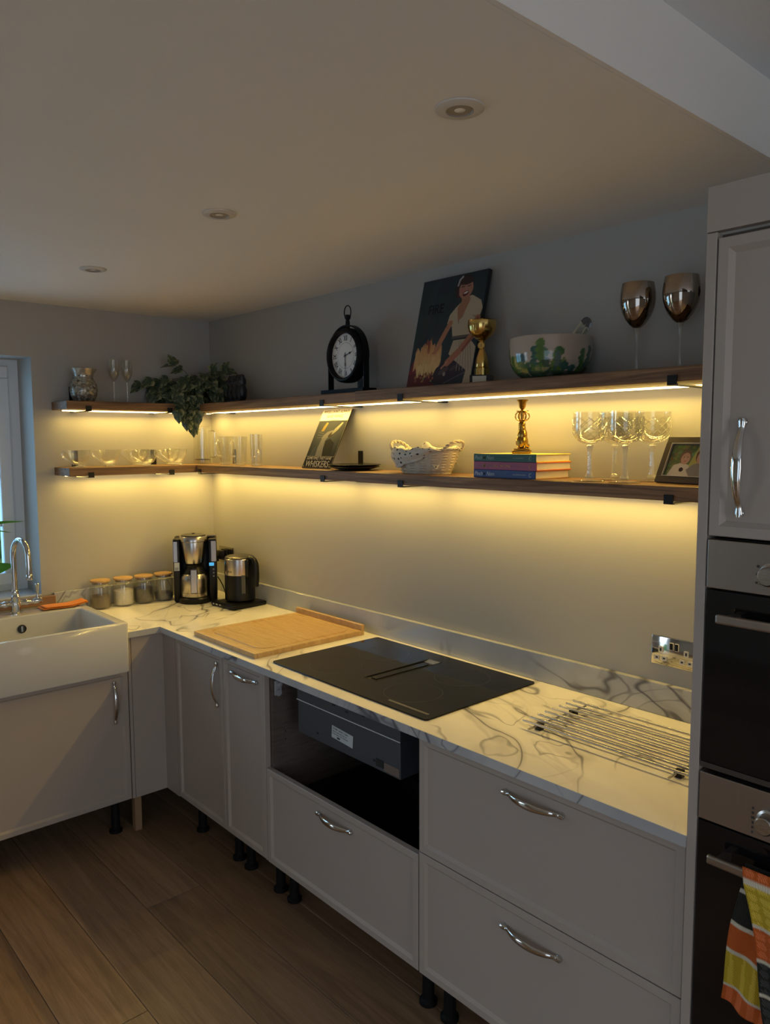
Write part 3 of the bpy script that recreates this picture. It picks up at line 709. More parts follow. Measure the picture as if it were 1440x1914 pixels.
# ================================================================== LOWER SHELF
# ribbed glass cups
def cup():
    t = thing('glass_cup', '', 'cup')
    rib = lambda a, z: 1+(0.016*math.cos(40*a) if z > 0.012 else 0)
    prof = [(0.004, 0.009), (0.015, 0.009), (0.028, 0.018), (0.039, 0.036), (0.046, 0.058), (0.050, 0.080), (0.0488, 0.080), (0.045, 0.059), (0.038, 0.038), (0.027, 0.021), (0.012, 0.0125), (0.002, 0.012)]
    obj('bowl', lathe(prof, 120, mod=rib), m_ribg, t, smooth=True)
    obj('foot', lathe([(0.027, 0), (0.0275, 0.003), (0.026, 0.005), (0.012, 0.007), (0.008, 0.0088)], 28), m_solidg, t, smooth=True)
    hp = [(-0.047, 0, 0.066), (-0.062, 0, 0.076), (-0.078, 0, 0.068), (-0.078, 0, 0.052), (-0.060, 0, 0.036), (-0.036, 0, 0.020), (-0.026, 0, 0.012)]
    obj('handle', tube(smoothpts(hp, 5), 0.0038, 8), m_solidg, t, smooth=True)
    return t
hx = math.atan2(-0.90, -0.30)-PI
hang = math.atan2(-0.74, -0.665)-PI     # handles point to the window side
c0 = cup(); cups = [((0.10, -0.749), 'ribbed glass cup nearest the window on the lower shelf'), ((0.10, -0.605), 'ribbed glass cup second from the window on the lower shelf'), ((0.05, -0.437), 'ribbed glass cup at the wall side of the middle pair on the lower shelf'), ((0.152, -0.437), 'ribbed glass cup at the front of the middle pair on the lower shelf'), ((0.05, -0.268), 'ribbed glass cup at the wall side of the pair next to the lidded jug'), ((0.152, -0.281), 'ribbed glass cup at the front of the pair next to the lidded jug')]
for i, ((x, y), lab) in enumerate(cups):
    if i == 0: c0.location = (x, y, Z1); c0.rotation_euler = (0, 0, hang); c0['label'] = lab; c0['group'] = 'ribbed glass cups'
    else: copy_thing(c0, (x, y, Z1), (hang if x > 0.06 else R(85))+0.1*math.sin(i*3), lab, 'ribbed glass cups')
# cafetiere-like jug in the corner
t = thing('glass_jug', 'tall lidded glass jug with a slim rod inside, in the shelf corner', 'jug', (0.078, -0.10, Z1), R(45))
obj('glass_body', lathe([(0.02, 0.001), (0.043, 0.001), (0.045, 0.006), (0.045, 0.185), (0.0435, 0.185), (0.0435, 0.008), (0.02, 0.005)], 40), m_glass, t, smooth=True)
obj('lid', lathe([(0, 0.186), (0.047, 0.186), (0.047, 0.192), (0.03, 0.197), (0, 0.198)], 32), m_glass, t, smooth=True)
obj('rod', tube([(0, 0, 0.026), (0, 0, 0.185)], 0.0017, 8), m_chrome, t, smooth=True)
obj('filter_disc', lathe([(0, 0.0205), (0.041, 0.0205), (0.0415, 0.024), (0.03, 0.026), (0, 0.026)], 32), mat('dark_steel', (0.05, 0.045, 0.04), 0.35, metal=0.9), t, smooth=True)
obj('wire_handle', tube(smoothpts([(0.046, 0, 0.17), (0.058, 0, 0.172), (0.066, 0, 0.168), (0.068, 0, 0.155), (0.068, 0, 0.05), (0.066, 0, 0.037), (0.058, 0, 0.033), (0.046, 0, 0.035)], 4), 0.0018, 8), m_chrome, t, smooth=True)
# glass mugs
def mug(label, loc, rz, r0, r1, h, hz0, hz1):
    t = thing('glass_mug', label, 'mug', loc, rz, 'plain glass mugs')
    obj('body', lathe([(0.01, 0.001), (r0, 0.001), (r0+0.001, 0.004), (r1, h), (r1-0.002, h), (r0-0.001, 0.014), (0.01, 0.012)], 40), m_glass, t, smooth=True)
    obj('thick_base', lathe([(0, 0.0015), (r0-0.002, 0.0015), (r0-0.0018, 0.011), (0, 0.0115)], 32), m_solidg, t, smooth=True)
    ra = r0+(r1-r0)*hz1/h
    obj('handle', tube(smoothpts([(ra-0.001, 0, hz1), (ra+0.018, 0, hz1+0.004), (ra+0.030, 0, (hz0+hz1)/2+0.01), (ra+0.020, 0, hz0+0.004), (r0+(r1-r0)*hz0/h-0.001, 0, hz0)], 6), 0.0042, 8), m_solidg, t, smooth=True)
    return t
mug('clear glass mug nearest the corner, handle to the front, left of two wide mugs', (0.322, -0.105, Z1), R(-75), 0.026, 0.038, 0.142, 0.045, 0.115)
mug('clear glass mug standing between the other two glass mugs', (0.462, -0.105, Z1), R(-75), 0.030, 0.038, 0.140, 0.045, 0.115)
mug('slim tall clear glass mug, rightmost of the three glass mugs', (0.610, -0.105, Z1), R(-20), 0.026, 0.030, 0.150, 0.025, 0.07)

# tin sign with the cat
sg = thing('tin_sign', 'printed tin sign of a cat reading WHISKERS, leaning on the wall on the lower shelf', 'sign', (1.020, -0.137, Z1+0.001))
lean = math.atan2(0.126, 0.255)
W, Hh = 0.200, 0.283
tilt = bpy.data.objects.new  # (rotation is set on the parts' common parent)
sg.rotation_euler = (-lean, 0, 0)
cv = Canvas(150, 210, (0.035, 0.04, 0.045))
cv.put(cv.V > 0.80, (0.55, 0.52, 0.42)); cv.put(cv.V < 0.20, (0.02, 0.018, 0.02))
for i in range(14): cv.ell(0.5, 0.5, 0.6-0.03*i, 0.32-0.015*i, (0.05+0.006*i, 0.06+0.006*i, 0.07+0.006*i), k=0.5)
cv.poly([(0.20, 0.20), (0.55, 0.20), (0.50, 0.33), (0.47, 0.46), (0.53, 0.52), (0.42, 0.56), (0.33, 0.50), (0.31, 0.40), (0.28, 0.30)], (0.45, 0.42, 0.36))
cv.poly([(0.10, 0.20), (0.32, 0.20), (0.30, 0.32), (0.30, 0.42), (0.14, 0.34)], (0.10, 0.12, 0.14))
cv.poly([(0.55, 0.2), (0.85, 0.2), (0.82, 0.42), (0.62, 0.50), (0.50, 0.46), (0.50, 0.33)], (0.02, 0.02, 0.022))
cv.poly([(0.30, 0.50), (0.40, 0.50), (0.62, 0.55), (0.72, 0.60), (0.62, 0.64), (0.45, 0.61), (0.36, 0.56)], (0.50, 0.46, 0.38))
cv.ell(0.60, 0.56, 0.09, 0.04, (0.12, 0.09, 0.06), 0.3)
cv.poly([(0.60, 0.56), (0.74, 0.60), (0.88, 0.76), (0.84, 0.77), (0.66, 0.66)], (0.66, 0.62, 0.38)); cv.poly([(0.66, 0.57), (0.78, 0.60), (0.88, 0.76), (0.80, 0.66)], (0.10, 0.09, 0.07))
cv.poly([(0.20, 0.62), (0.30, 0.62), (0.37, 0.76), (0.30, 0.775), (0.24, 0.70)], (0.62, 0.42, 0.06))
for dx in (0.0, 0.03, 0.06): cv.line([(0.34, 0.52+dx), (0.14, 0.56+dx*1.6-0.05)], 0.003, (0.35, 0.35, 0.33))
cv.line([(0.0, 0.20), (1, 0.20)], 0.003, (0.45, 0.4, 0.3)); cv.put((cv.U < 0.012) | (cv.U > 0.988) | (cv.V < 0.010) | (cv.V > 0.990), (0.40, 0.33, 0.22))
obj('metal_plate', prism(rrect(0, W, 0, Hh, 0.008), -0.001, 0, None), m_blackm, sg).rotation_euler = (PI/2, 0, 0)
cv.a[cv.V < 0.80] *= 0.42
cv.mesh('printed_face', W-0.002, Hh-0.002, print_mat('tin_print', 0.6, 0.15), sg, off=(0.001, -0.0012, 0.001))
m_tin = mat('sign_letters_light', (0.42, 0.38, 0.32), 0.5)
def letters(parent, s, size, x, y, z, m, **k):
    return obj('lettering', front(text_bm(s, size, **k), x, y, z), m, parent)
letters(sg, 'WHISKERS', 0.043, W/2, -0.0017, 0.020, m_tin, sx=0.80); letters(sg, 'SOMETIMES THEY HAVE', 0.0185, W/2, -0.0017, 0.047, m_tin, sx=0.86)
m_dk = mat('sign_letters_dark', (0.10, 0.07, 0.03), 0.5)
letters(sg, "ANGELS DON'T ALWAYS", 0.0185, W/2, -0.0017, 0.269, m_dk, sx=0.84); letters(sg, 'HAVE WINGS', 0.021, W/2, -0.0017, 0.246, m_dk, sx=0.9)
obj('screw_hole', merge(*[lathe([(0.003, 0), (0.003, -0.0006)], 8, c=(x, -0.0012, z), axis='y') for x in (0.010, W-0.010) for z in (0.010, Hh-0.010)]), mat('bare_tin', (0.7, 0.66, 0.6), 0.3, metal=0.8), sg)

# plates
m_plate = mat('black_glazed_plate', (0.018, 0.017, 0.018), 0.18)
def plate(label, z, r):
    t = tag(obj('plate', lathe([(0.0, 0.0), (0.055, 0.0), (0.062, 0.003), (r-0.004, 0.013), (r, 0.016), (r-0.003, 0.017), (0.064, 0.007), (0.055, 0.004), (0, 0.004)], 56), m_plate, smooth=True), label, 'plate', 'black plates')
    t.location = (1.354, -0.116, z)
plate('black plate at the bottom of the stack of two, right of the cat sign', Z1+0.0005, 0.103); plate('black plate on top of the stack of two, right of the cat sign', Z1+0.0085, 0.108)

# basket
bk = thing('wicker_basket', 'oval cream wicker bread basket with twisted end handles', 'basket', (1.757, -0.112, Z1+0.0005), 0)
m_wick = mat('cream_wicker', (0.58, 0.50, 0.38), 0.7, bump=0.6, bscale=160, var=0.25, vscale=60)
bm = BM(); NA, NR = 96, 17; rings = []
for j in range(NR+1):
    v = j/NR; z = 0.004+0.076*v; a = 0.107+0.036*v**0.8; b = 0.058+0.026*v**0.8; ring = []
    for i in range(NA):
        th = 2*PI*i/NA
        off = 0.0022*math.cos(PI*j)*math.cos(16*th)+0.001*math.cos(PI*j)
        ring.append(bm.verts.new(((a+off)*math.cos(th), (b+off)*math.sin(th), z+0.006*v*abs(math.cos(th))**2)))
    rings.append(ring)
for p, q in zip(rings, rings[1:]):
    for i in range(NA): bm.faces.new((p[i], p[(i+1) % NA], q[(i+1) % NA], q[i]))
bm.faces.new(rings[0][::-1])
o = obj('woven_side', bm, m_wick, bk, smooth=True); solid(o, 0.004)
def twist(pts, r, turns, m, name, parent):
    P = smoothpts(pts, 8); fr = frames(P); n = len(fr); bm = BM()
    for ph in (0, PI):
        q = [p+(N*math.cos(turns*2*PI*i/n+ph)+B*math.sin(turns*2*PI*i/n+ph))*r for i, (p, T, N, B) in enumerate(fr)]
        tube(q, r*1.05, 6, bm)
    return obj(name, bm, m, parent, smooth=True)
rimp = [((0.145)*math.cos(2*PI*i/48), 0.086*math.sin(2*PI*i/48), 0.082+0.006*abs(math.cos(2*PI*i/48))**2) for i in range(49)]
bm = BM()
for ph in (0, PI):
    tube([(x*(1+0.02*math.cos(i*1.6+ph)), y*(1+0.03*math.cos(i*1.6+ph)), z+0.003*math.sin(i*1.6+ph)) for i, (x, y, z) in enumerate(rimp)], 0.0036, 6, bm, caps=False)
obj('rim', bm, m_wick, bk, smooth=True)
lathe_b = lathe([(0.0, 0), (1, 0), (1.0, 0.006), (0.0, 0.006)], 40, sx=0.110, sy=0.061); obj('base', lathe_b, m_wick, bk)
for s in (-1, 1):
    twist([(s*0.128, -0.045, 0.082), (s*0.142, -0.040, 0.098), (s*0.156, -0.018, 0.112), (s*0.158, 0.018, 0.112), (s*0.144, 0.040, 0.098), (s*0.128, 0.045, 0.082)], 0.0034, 5, m_wick, 'basket_handle', bk)
# dotted cloth: a closed skirt around the rim with folds, hanging in a point at the front
mc, nt, b = newmat('dotted_cloth'); tc = nt.nodes.new('ShaderNodeTexCoord')
vr = nt.nodes.new('ShaderNodeTexVoronoi'); vr.inputs['Scale'].default_value = 44; vr.inputs['Randomness'].default_value = 0.35
nt.links.new(tc.outputs['UV'], vr.inputs['Vector']); rp = ramp(nt, [(0.0, (0.02, 0.02, 0.03)), (0.22, (0.02, 0.02, 0.03)), (0.26, (0.60, 0.56, 0.48))], vr.outputs['Distance'])
nt.links.new(rp.outputs[0], b.inputs['Base Color']); b.inputs['Roughness'].default_value = 0.9
def uvsheet(name, fn, nu, nv, su, sv, m, parent=None, th=0.0015, closed=False):
    v = [fn(i/nu, j/nv) for j in range(nv+1) for i in range(nu+1)]
    f = [(j*(nu+1)+i, j*(nu+1)+i+1, (j+1)*(nu+1)+i+1, (j+1)*(nu+1)+i) for j in range(nv) for i in range(nu)]
    me = bpy.data.meshes.new(name); me.from_pydata(v, [], f); uv = me.uv_layers.new(name='UVMap')
    for p in me.polygons:
        p.use_smooth = True
        for li in p.loop_indices:
            k = me.loops[li].vertex_index; uv.data[li].uv = ((k % (nu+1))/nu*su, (k//(nu+1))/nv*sv)
    me.materials.append(m); o = bpy.data.objects.new(name, me); C.objects.link(o)
    if parent: o.parent = parent
    if th: solid(o, th)
    return o
def skirt(u, v):
    th = 2*PI*u
    frontness = max(0, math.cos(th-R(255))); drop = 0.010+0.058*max(0, math.cos(th-R(240)))**2+0.007*math.sin(5*th+1)*frontness
    # v 0: inside bottom, 0.4: over the rim, 1: hem outside
    if v < 0.4:
        k = v/0.4; a = 0.098+0.044*k; b = 0.052+0.034*k; z = 0.058+0.034*k**0.8+0.005*math.sin(6*th+2)*k+0.003*math.sin(13*th)
    else:
        k = (v-0.4)/0.6; a = 0.142+0.013*math.sin(PI*min(1, k*1.2))-0.014*k; b = 0.086+0.012*math.sin(PI*min(1, k*1.2))-0.008*k
        z = 0.092+0.005*math.sin(6*th+2)*(1-k)+0.003*math.sin(13*th)*(1-k)-drop*k-0.004*k
        if k > 0: a += 0.003+0.003*math.sin(17*th)*k; b += 0.004+0.003*math.sin(17*th)*k
    return (a*math.cos(th), b*math.sin(th), z)
dc_ = uvsheet('basket_cloth', skirt, 120, 24, 0.80, 0.16, mc); dc_.location = bk.location
tag(dc_, 'pale cloth with small dark dots folded over the rim of the wicker basket', 'cloth')
# ruffle of the cloth inside
def ruff(u, v):
    x = (u-0.5)*0.21; y = (v-0.5)*0.11
    z = 0.082+0.016*math.sin(u*11+v*5)+0.010*math.sin(v*13+u*4)+0.020*math.exp(-((u-0.72)**2+(v-0.6)**2)*22)-0.02*(4*(u-0.5)**2+4*(v-0.5)**2)
    return (x, y, z)
o = uvsheet('cloth_fold', ruff, 40, 24, 0.22, 0.12, mc, dc_)

# books
def book(label, loc, w, d, h, spine, cover, edge, title, sub, tcol, scol, rz=0, flower=True):
    t = thing('cookery_book', label, 'book', loc, rz, 'cookery books in a stack')
    ms = mat('book_spine_'+title.lower().replace(' ', '_'), spine, 0.42); mcv = mat('book_cover_'+title.lower().replace(' ', '_'), cover, 0.42)
    obj('spine', box(0, w, 0, 0.004, 0, h, bev=0.0012), ms, t)
    obj('cover', merge(box(0, w, 0.0042, d, h-0.0028, h, bev=0.0008, seg=1), box(0, w, 0.0042, d, 0, 0.0028, bev=0.0008, seg=1)), mcv, t, label='%s coloured cover boards' % edge)
    obj('pages', box(0.003, w-0.004, 0.0045, d-0.004, 0.003, h-0.003), m_paper, t)
    tm = mat('print_'+'_'.join('%d' % (c*100) for c in tcol), tcol, 0.5); sm = mat('print_'+'_'.join('%d' % (c*100) for c in scol), scol, 0.5)
    z = h*0.48
    obj('lettering', front(text_bm('Pinch', h*0.74, 0.0001, shear=0.25, align='LEFT', sx=0.82), 0.005, -0.0006, z), tm, t)
    obj('lettering', front(text_bm('Nom', h*0.74, 0.0001, shear=0.25, align='LEFT', sx=0.82), 0.055, -0.0006, z), tm, t)
    fb = BM()
    for k in range(8):
        a = 2*PI*k/8; lathe([(h*0.10, 0), (h*0.10, -0.0004)], 8, fb, (0.0455+h*0.13*math.cos(a), -0.0002, z+h*0.13*math.sin(a)), axis='y')
    obj('flower_emblem', fb, sm, t)
    obj('lettering', front(text_bm(title, h*(0.52 if len(title) < 12 else 0.40), 0.0001, align='LEFT', sx=0.95), 0.084, -0.0006, z+(0.0035 if title == 'COMFORT' else 0)), sm, t)
    if title == 'COMFORT': obj('lettering', front(text_bm('FOOD', h*0.34, 0.0001, align='LEFT'), 0.090, -0.0006, z-0.006), sm, t)
    obj('lettering', front(text_bm(sub, h*0.20, 0.0001, align='LEFT'), 0.160, -0.0006, z), tm, t)
    cb = tube([(0.229+0.0045*math.cos(a), -0.0004, z+h*0.22*math.sin(a)) for a in [R(50+26*i) for i in range(11)]], 0.0009, 6); obj('emblem', cb, tm if title != 'ALL IN ONE' else sm, t)
    return t
book('blue cookery book at the bottom of the stack of three', (2.0655, -0.2005, Z1), 0.247, 0.178, 0.0255, (0.015, 0.05, 0.20), (0.55, 0.30, 0.12), 'dull', 'COMFORT', '100 SLIMMING RECIPES', (0.62, 0.66, 0.70), (0.12, 0.16, 0.28))
book('pink cookery book reading ALL IN ONE, in the middle of the stack', (2.0665, -0.2010, Z1+0.0257), 0.250, 0.182, 0.0255, (0.34, 0.06, 0.13), (0.80, 0.20, 0.05), 'orange', 'ALL IN ONE', '100 TASTY RECIPES', (0.36, 0.20, 0.22), (0.60, 0.33, 0.13))
book('green cookery book on top of the stack, under the brass candlestick', (2.0650, -0.2000, Z1+0.0514), 0.248, 0.180, 0.0245, (0.01, 0.09, 0.065), (0.75, 0.62, 0.10), 'yellow', 'EVERYDAY LIGHT', '100 TASTY RECIPES', (0.35, 0.48, 0.44), (0.08, 0.16, 0.10))
# candlestick
cs = thing('candlestick', 'brass cat shaped candlestick standing on the stack of books', 'candlestick', (2.196, -0.118, Z1+0.0762), R(35))
bm = box(-0.030, 0.030, -0.030, 0.030, 0, 0.012, bev=0.004); obj('base', merge(bm, box(-0.025, 0.025, -0.025, 0.025, 0.0125, 0.016, bev=0.0015)), m_brass, cs, smooth=True)
def blob(parts, name, m, parent, sub=2, noise_=0.0, seed=0):
    # a continuous body: several overlapping ellipsoids fused by voxel remesh
    bm = BM()
    for (x, y, z, rx, ry, rz) in parts:
        bmesh.ops.create_uvsphere(bm, u_segments=18, v_segments=12, radius=1, matrix=Matrix.Translation((x, y, z)) @ Matrix.Diagonal((rx, ry, rz, 1)))
    o = obj(name, bm, m, parent, smooth=True)
    md = o.modifiers.new('remesh', 'REMESH'); md.mode = 'VOXEL'; md.voxel_size = 0.0022; md.use_smooth_shade = True
    return o
blob([(0, 0, 0.037, 0.020, 0.024, 0.026), (0.001, -0.003, 0.058, 0.016, 0.018, 0.026), (0.0, -0.006, 0.080, 0.012, 0.013, 0.018), (0, -0.009, 0.093, 0.0115, 0.0115, 0.010), (0.005, -0.008, 0.101, 0.0025, 0.002, 0.006), (-0.005, -0.008, 0.101, 0.0025, 0.002, 0.006), (0, -0.018, 0.089, 0.004, 0.004, 0.0035),
      (0.008, -0.014, 0.030, 0.005, 0.006, 0.018), (-0.008, -0.014, 0.030, 0.005, 0.006, 0.018), (0.008, -0.020, 0.019, 0.005, 0.007, 0.004), (-0.008, -0.020, 0.019, 0.005, 0.007, 0.004), (0.018, 0.010, 0.024, 0.006, 0.012, 0.008)], 'cat_figure', m_brass, cs)
cg = BM()
for k in range(6):
    a = PI*k/3; P = []
    for i in range(11):
        th = -PI/2+PI*i/10; rr = 0.004+0.018*math.cos(th); P.append((rr*math.cos(a), rr*math.sin(a), 0.118+0.015*math.sin(th)))
    tube(P, 0.0022, 6, cg)
    a2 = a+0.3; tube([(0.004*math.cos(a2), 0.004*math.sin(a2), 0.134), (0.014*math.cos(a2), 0.014*math.sin(a2), 0.132), (0.020*math.cos(a2), 0.020*math.sin(a2), 0.136)], [0.002, 0.0018, 0.001], 6, cg)
obj('openwork_ball', cg, m_brass, cs, smooth=True)
obj('stem', lathe([(0.006, 0.098), (0.005, 0.104), (0.007, 0.134), (0.004, 0.138), (0.007, 0.141)], 14), m_brass, cs, smooth=True)
obj('candle_cup', lathe([(0.005, 0.139), (0.010, 0.146), (0.0125, 0.162), (0.018, 0.168), (0.0185, 0.170), (0.012, 0.168), (0.0105, 0.150), (0, 0.148)], 22), m_brass, cs, smooth=True)

# cut glass coupes
def coupe():
    t = thing('cut_glass_coupe', '', 'glass')
    rr = 0.049
    obj('foot', lathe([(0.0, 0.0), (0.044, 0.0), (0.045, 0.0015), (0.02, 0.005), (0.009, 0.010), (0.0, 0.011)], 40), m_glass, t, smooth=True)
    obj('stem', lathe([(0.010, 0.008), (0.013, 0.013), (0.009, 0.019), (0.0075, 0.035), (0.006, 0.06), (0.0065, 0.085), (0.010, 0.099), (0.012, 0.102), (0.006, 0.105)], 10), m_solidg, t)
    obj('bowl', lathe([(0.004, 0.1055), (0.022, 0.109), (0.038, 0.118), (0.047, 0.133), (rr, 0.150), (rr, 0.198), (rr-0.0015, 0.198), (rr-0.0022, 0.150), (0.044, 0.134), (0.035, 0.122), (0.02, 0.113), (0.003, 0.110)], 56), m_glass, t, smooth=True)
    # the diamond cuts are shallow ridges running round the bowl in two directions
    bm = BM(); prof = [(0.030, 0.1145), (0.041, 0.124), (0.0475, 0.136), (rr+0.0003, 0.152), (rr+0.0003, 0.182)]
    n = 12
    for k in range(n):
        for sgn in (1, -1):
            P = []
            for i in range(13):
                q = i/12*(len(prof)-1); j = min(int(q), len(prof)-2); f = q-j
                r = prof[j][0]*(1-f)+prof[j+1][0]*f; z = prof[j][1]*(1-f)+prof[j+1][1]*f
                a = 2*PI*k/n+sgn*(z-0.114)*24; P.append((r*math.cos(a), r*math.sin(a), z))
            tube(P, 0.0008, 4, bm)
    obj('diamond_cuts', bm, m_solidg, t, smooth=True)
    return t
cc = coupe(); pos = [((2.474, -0.160), 'stemmed cut glass coupe at the front, nearest the stack of books'), ((2.492, -0.058), 'stemmed cut glass coupe at the wall side, behind the two front coupes'), ((2.588, -0.160), 'stemmed cut glass coupe at the front, right of the other front coupe'), ((2.612, -0.058), 'stemmed cut glass coupe at the wall side, nearest the photo frame')]
for i, ((x, y), lab) in enumerate(pos):
    if i == 0: cc.location = (x, y, Z1); cc['label'] = lab; cc['group'] = 'cut glass coupes'
    else: copy_thing(cc, (x, y, Z1), i*0.35, lab, 'cut glass coupes')
# photo frame
pf = thing('photo_frame', 'dark photo frame with a picture of two children, beside the tall cabinet', 'photo frame', (2.667, -0.128, Z1+0.001))
pf.rotation_euler = (-R(24), 0, R(-13))
FW, FH = 0.185, 0.132; m_fr = mat('dark_wood_frame', (0.035, 0.022, 0.018), 0.35)
obj('frame', merge(box(0, FW, -0.012, 0, 0, 0.018, bev=0.001), box(0, FW, -0.012, 0, FH-0.018, FH, bev=0.001), box(0, 0.018, -0.012, 0, 0.0181, FH-0.0181), box(FW-0.018, FW, -0.012, 0, 0.0181, FH-0.0181)), m_fr, pf)
obj('backing', box(0.017, FW-0.017, -0.005, -0.001, 0.017, FH-0.017), m_fr, pf)
sl = mat('silver_inlay', (0.75, 0.70, 0.62), 0.3, metal=0.6)
obj('inner_line', merge(box(0.018, FW-0.018, -0.0125, -0.006, 0.018, 0.0195), box(0.018, FW-0.018, -0.0125, -0.006, FH-0.0195, FH-0.018), box(0.018, 0.0195, -0.0125, -0.006, 0.0196, FH-0.0196), box(FW-0.0195, FW-0.018, -0.0125, -0.006, 0.0196, FH-0.0196)), sl, pf, label='thin silver line inside the frame')
cv = Canvas(130, 88, (0.10, 0.13, 0.05)); rg = np.random.RandomState(3)
for i in range(160):
    cv.ell(rg.rand(), rg.rand(), 0.02+0.04*rg.rand(), 0.02+0.05*rg.rand(), (0.06+0.2*rg.rand(), 0.09+0.2*rg.rand(), 0.03+0.06*rg.rand()), rg.rand()*3, 0.6)
cv.poly([(0.45, 0.2), (0.60, 1), (0.80, 1), (0.62, 0.2)], (0.45, 0.38, 0.10), k=0.7)
cv.poly([(0.05, 0), (0.60, 0), (0.48, 0.36), (0.30, 0.42), (0.14, 0.34)], (0.50, 0.42, 0.34)); cv.poly([(0.55, 0), (1, 0), (0.98, 0.34), (0.75, 0.46), (0.58, 0.38), (0.45, 0.2)], (0.20, 0.17, 0.16))
cv.ell(0.36, 0.62, 0.13, 0.24, (0.16, 0.10, 0.06)); cv.ell(0.37, 0.56, 0.10, 0.19, (0.42, 0.24, 0.17)); cv.ell(0.72, 0.66, 0.13, 0.25, (0.10, 0.05, 0.03)); cv.ell(0.72, 0.60, 0.10, 0.20, (0.46, 0.24, 0.17))
for cx, cy in ((0.37, 0.56), (0.72, 0.60)):
    for dx in (-0.04, 0.04): cv.ell(cx+dx, cy+0.05, 0.013, 0.014, (0.07, 0.04, 0.03))
    cv.ell(cx, cy-0.08, 0.028, 0.014, (0.38, 0.10, 0.09)); cv.ell(cx, cy-0.01, 0.012, 0.03, (0.50, 0.30, 0.22))
cv.ell(0.34, 0.20, 0.05, 0.07, (0.04, 0.02, 0.02))
cv.mesh('photograph', FW-0.044, FH-0.044, print_mat('photo_print', 0.15), pf, off=(0.022, -0.0062, 0.022))
obj('stand', xf(box(-0.02, 0.02, 0, 0.003, 0, 0.10), Matrix.Translation((FW/2, 0.001, 0.012))), m_fr, pf)

# ================================================================== UPPER SHELF
# mosaic vase (oil burner shape)
vz = thing('mosaic_vase', 'round mosaic glass vase at the window end of the upper shelf', 'vase', (0.10, -0.715, Z2))
mm_, nt, b = newmat('mosaic_glass'); tc = nt.nodes.new('ShaderNodeTexCoord')
vo = nt.nodes.new('ShaderNodeTexVoronoi'); vo.inputs['Scale'].default_value = 75; ve = nt.nodes.new('ShaderNodeTexVoronoi'); ve.feature = 'DISTANCE_TO_EDGE'; ve.inputs['Scale'].default_value = 75
for v_ in (vo, ve): nt.links.new(tc.outputs['Object'], v_.inputs['Vector'])
sp_ = nt.nodes.new('ShaderNodeSeparateColor'); nt.links.new(vo.outputs['Color'], sp_.inputs[0])
rr_ = ramp(nt, [(0.0, (0.12, 0.10, 0.08)), (0.35, (0.42, 0.36, 0.26)), (0.6, (0.30, 0.34, 0.33)), (0.8, (0.55, 0.50, 0.42)), (1.0, (0.16, 0.12, 0.10))], sp_.outputs[0])
re_ = ramp(nt, [(0.0, (0.05, 0.05, 0.04)), (0.06, (1, 1, 1))], ve.outputs['Distance'])
mx = nt.nodes.new('ShaderNodeMix'); mx.data_type = 'RGBA'; mx.blend_type = 'MULTIPLY'; mx.inputs[0].default_value = 1
nt.links.new(rr_.outputs[0], mx.inputs[6]); nt.links.new(re_.outputs[0], mx.inputs[7]); nt.links.new(mx.outputs[2], b.inputs['Base Color'])
b.inputs['Metallic'].default_value = 0.35; b.inputs['Roughness'].default_value = 0.25
bp = nt.nodes.new('ShaderNodeBump'); bp.inputs['Strength'].default_value = 0.6; bp.inputs['Distance'].default_value = 0.002; nt.links.new(sp_.outputs[1], bp.inputs['Height']); nt.links.new(bp.outputs[0], b.inputs['Normal'])
obj('body', lathe([(0, 0), (0.040, 0), (0.046, 0.004), (0.058, 0.03), (0.062, 0.055), (0.058, 0.082), (0.046, 0.104), (0.044, 0.110), (0.040, 0.108), (0.030, 0.1)], 40), mm_, vz, smooth=True)
nk = lathe([(0.0445, 0.1105), (0.0435, 0.118), (0.048, 0.132), (0.061, 0.152), (0.0595, 0.153), (0.045, 0.132), (0.0405, 0.120), (0.041, 0.111)], 40)
obj('neck', nk, mat('pearly_glass', (0.45, 0.42, 0.36), 0.2, metal=0.5, var=0.3, vscale=40), vz, smooth=True)
obj('vent_hole', merge(*[rot(lathe([(0.0035, 0), (0.0035, 0.0012)], 10, c=(0.0432, 0, 0.119), axis='x'), a, 'Z') for a in [2*PI*k/8 for k in range(8)]]), m_dark, vz)
# flutes
def flute(label, loc):
    t = thing('champagne_flute', label, 'glass', loc, 0, 'slim champagne flutes')
    obj('foot', lathe([(0, 0), (0.029, 0), (0.030, 0.001), (0.006, 0.004), (0, 0.005)], 28), m_glass, t, smooth=True)
    obj('stem', lathe([(0.004, 0.0045), (0.0032, 0.02), (0.003, 0.09), (0.005, 0.099)], 10), m_solidg, t, smooth=True)
    obj('bowl', lathe([(0.002, 0.0995), (0.012, 0.108), (0.024, 0.132), (0.029, 0.158), (0.027, 0.182), (0.0235, 0.206), (0.0223, 0.206), (0.0275, 0.158), (0.0225, 0.133), (0.010, 0.111), (0.001, 0.104)], 30), m_glass, t, smooth=True)
flute('slim champagne flute beside the mosaic vase', (0.10, -0.570, Z2)); flute('slim champagne flute nearer the trailing ivy', (0.10, -0.505, Z2))

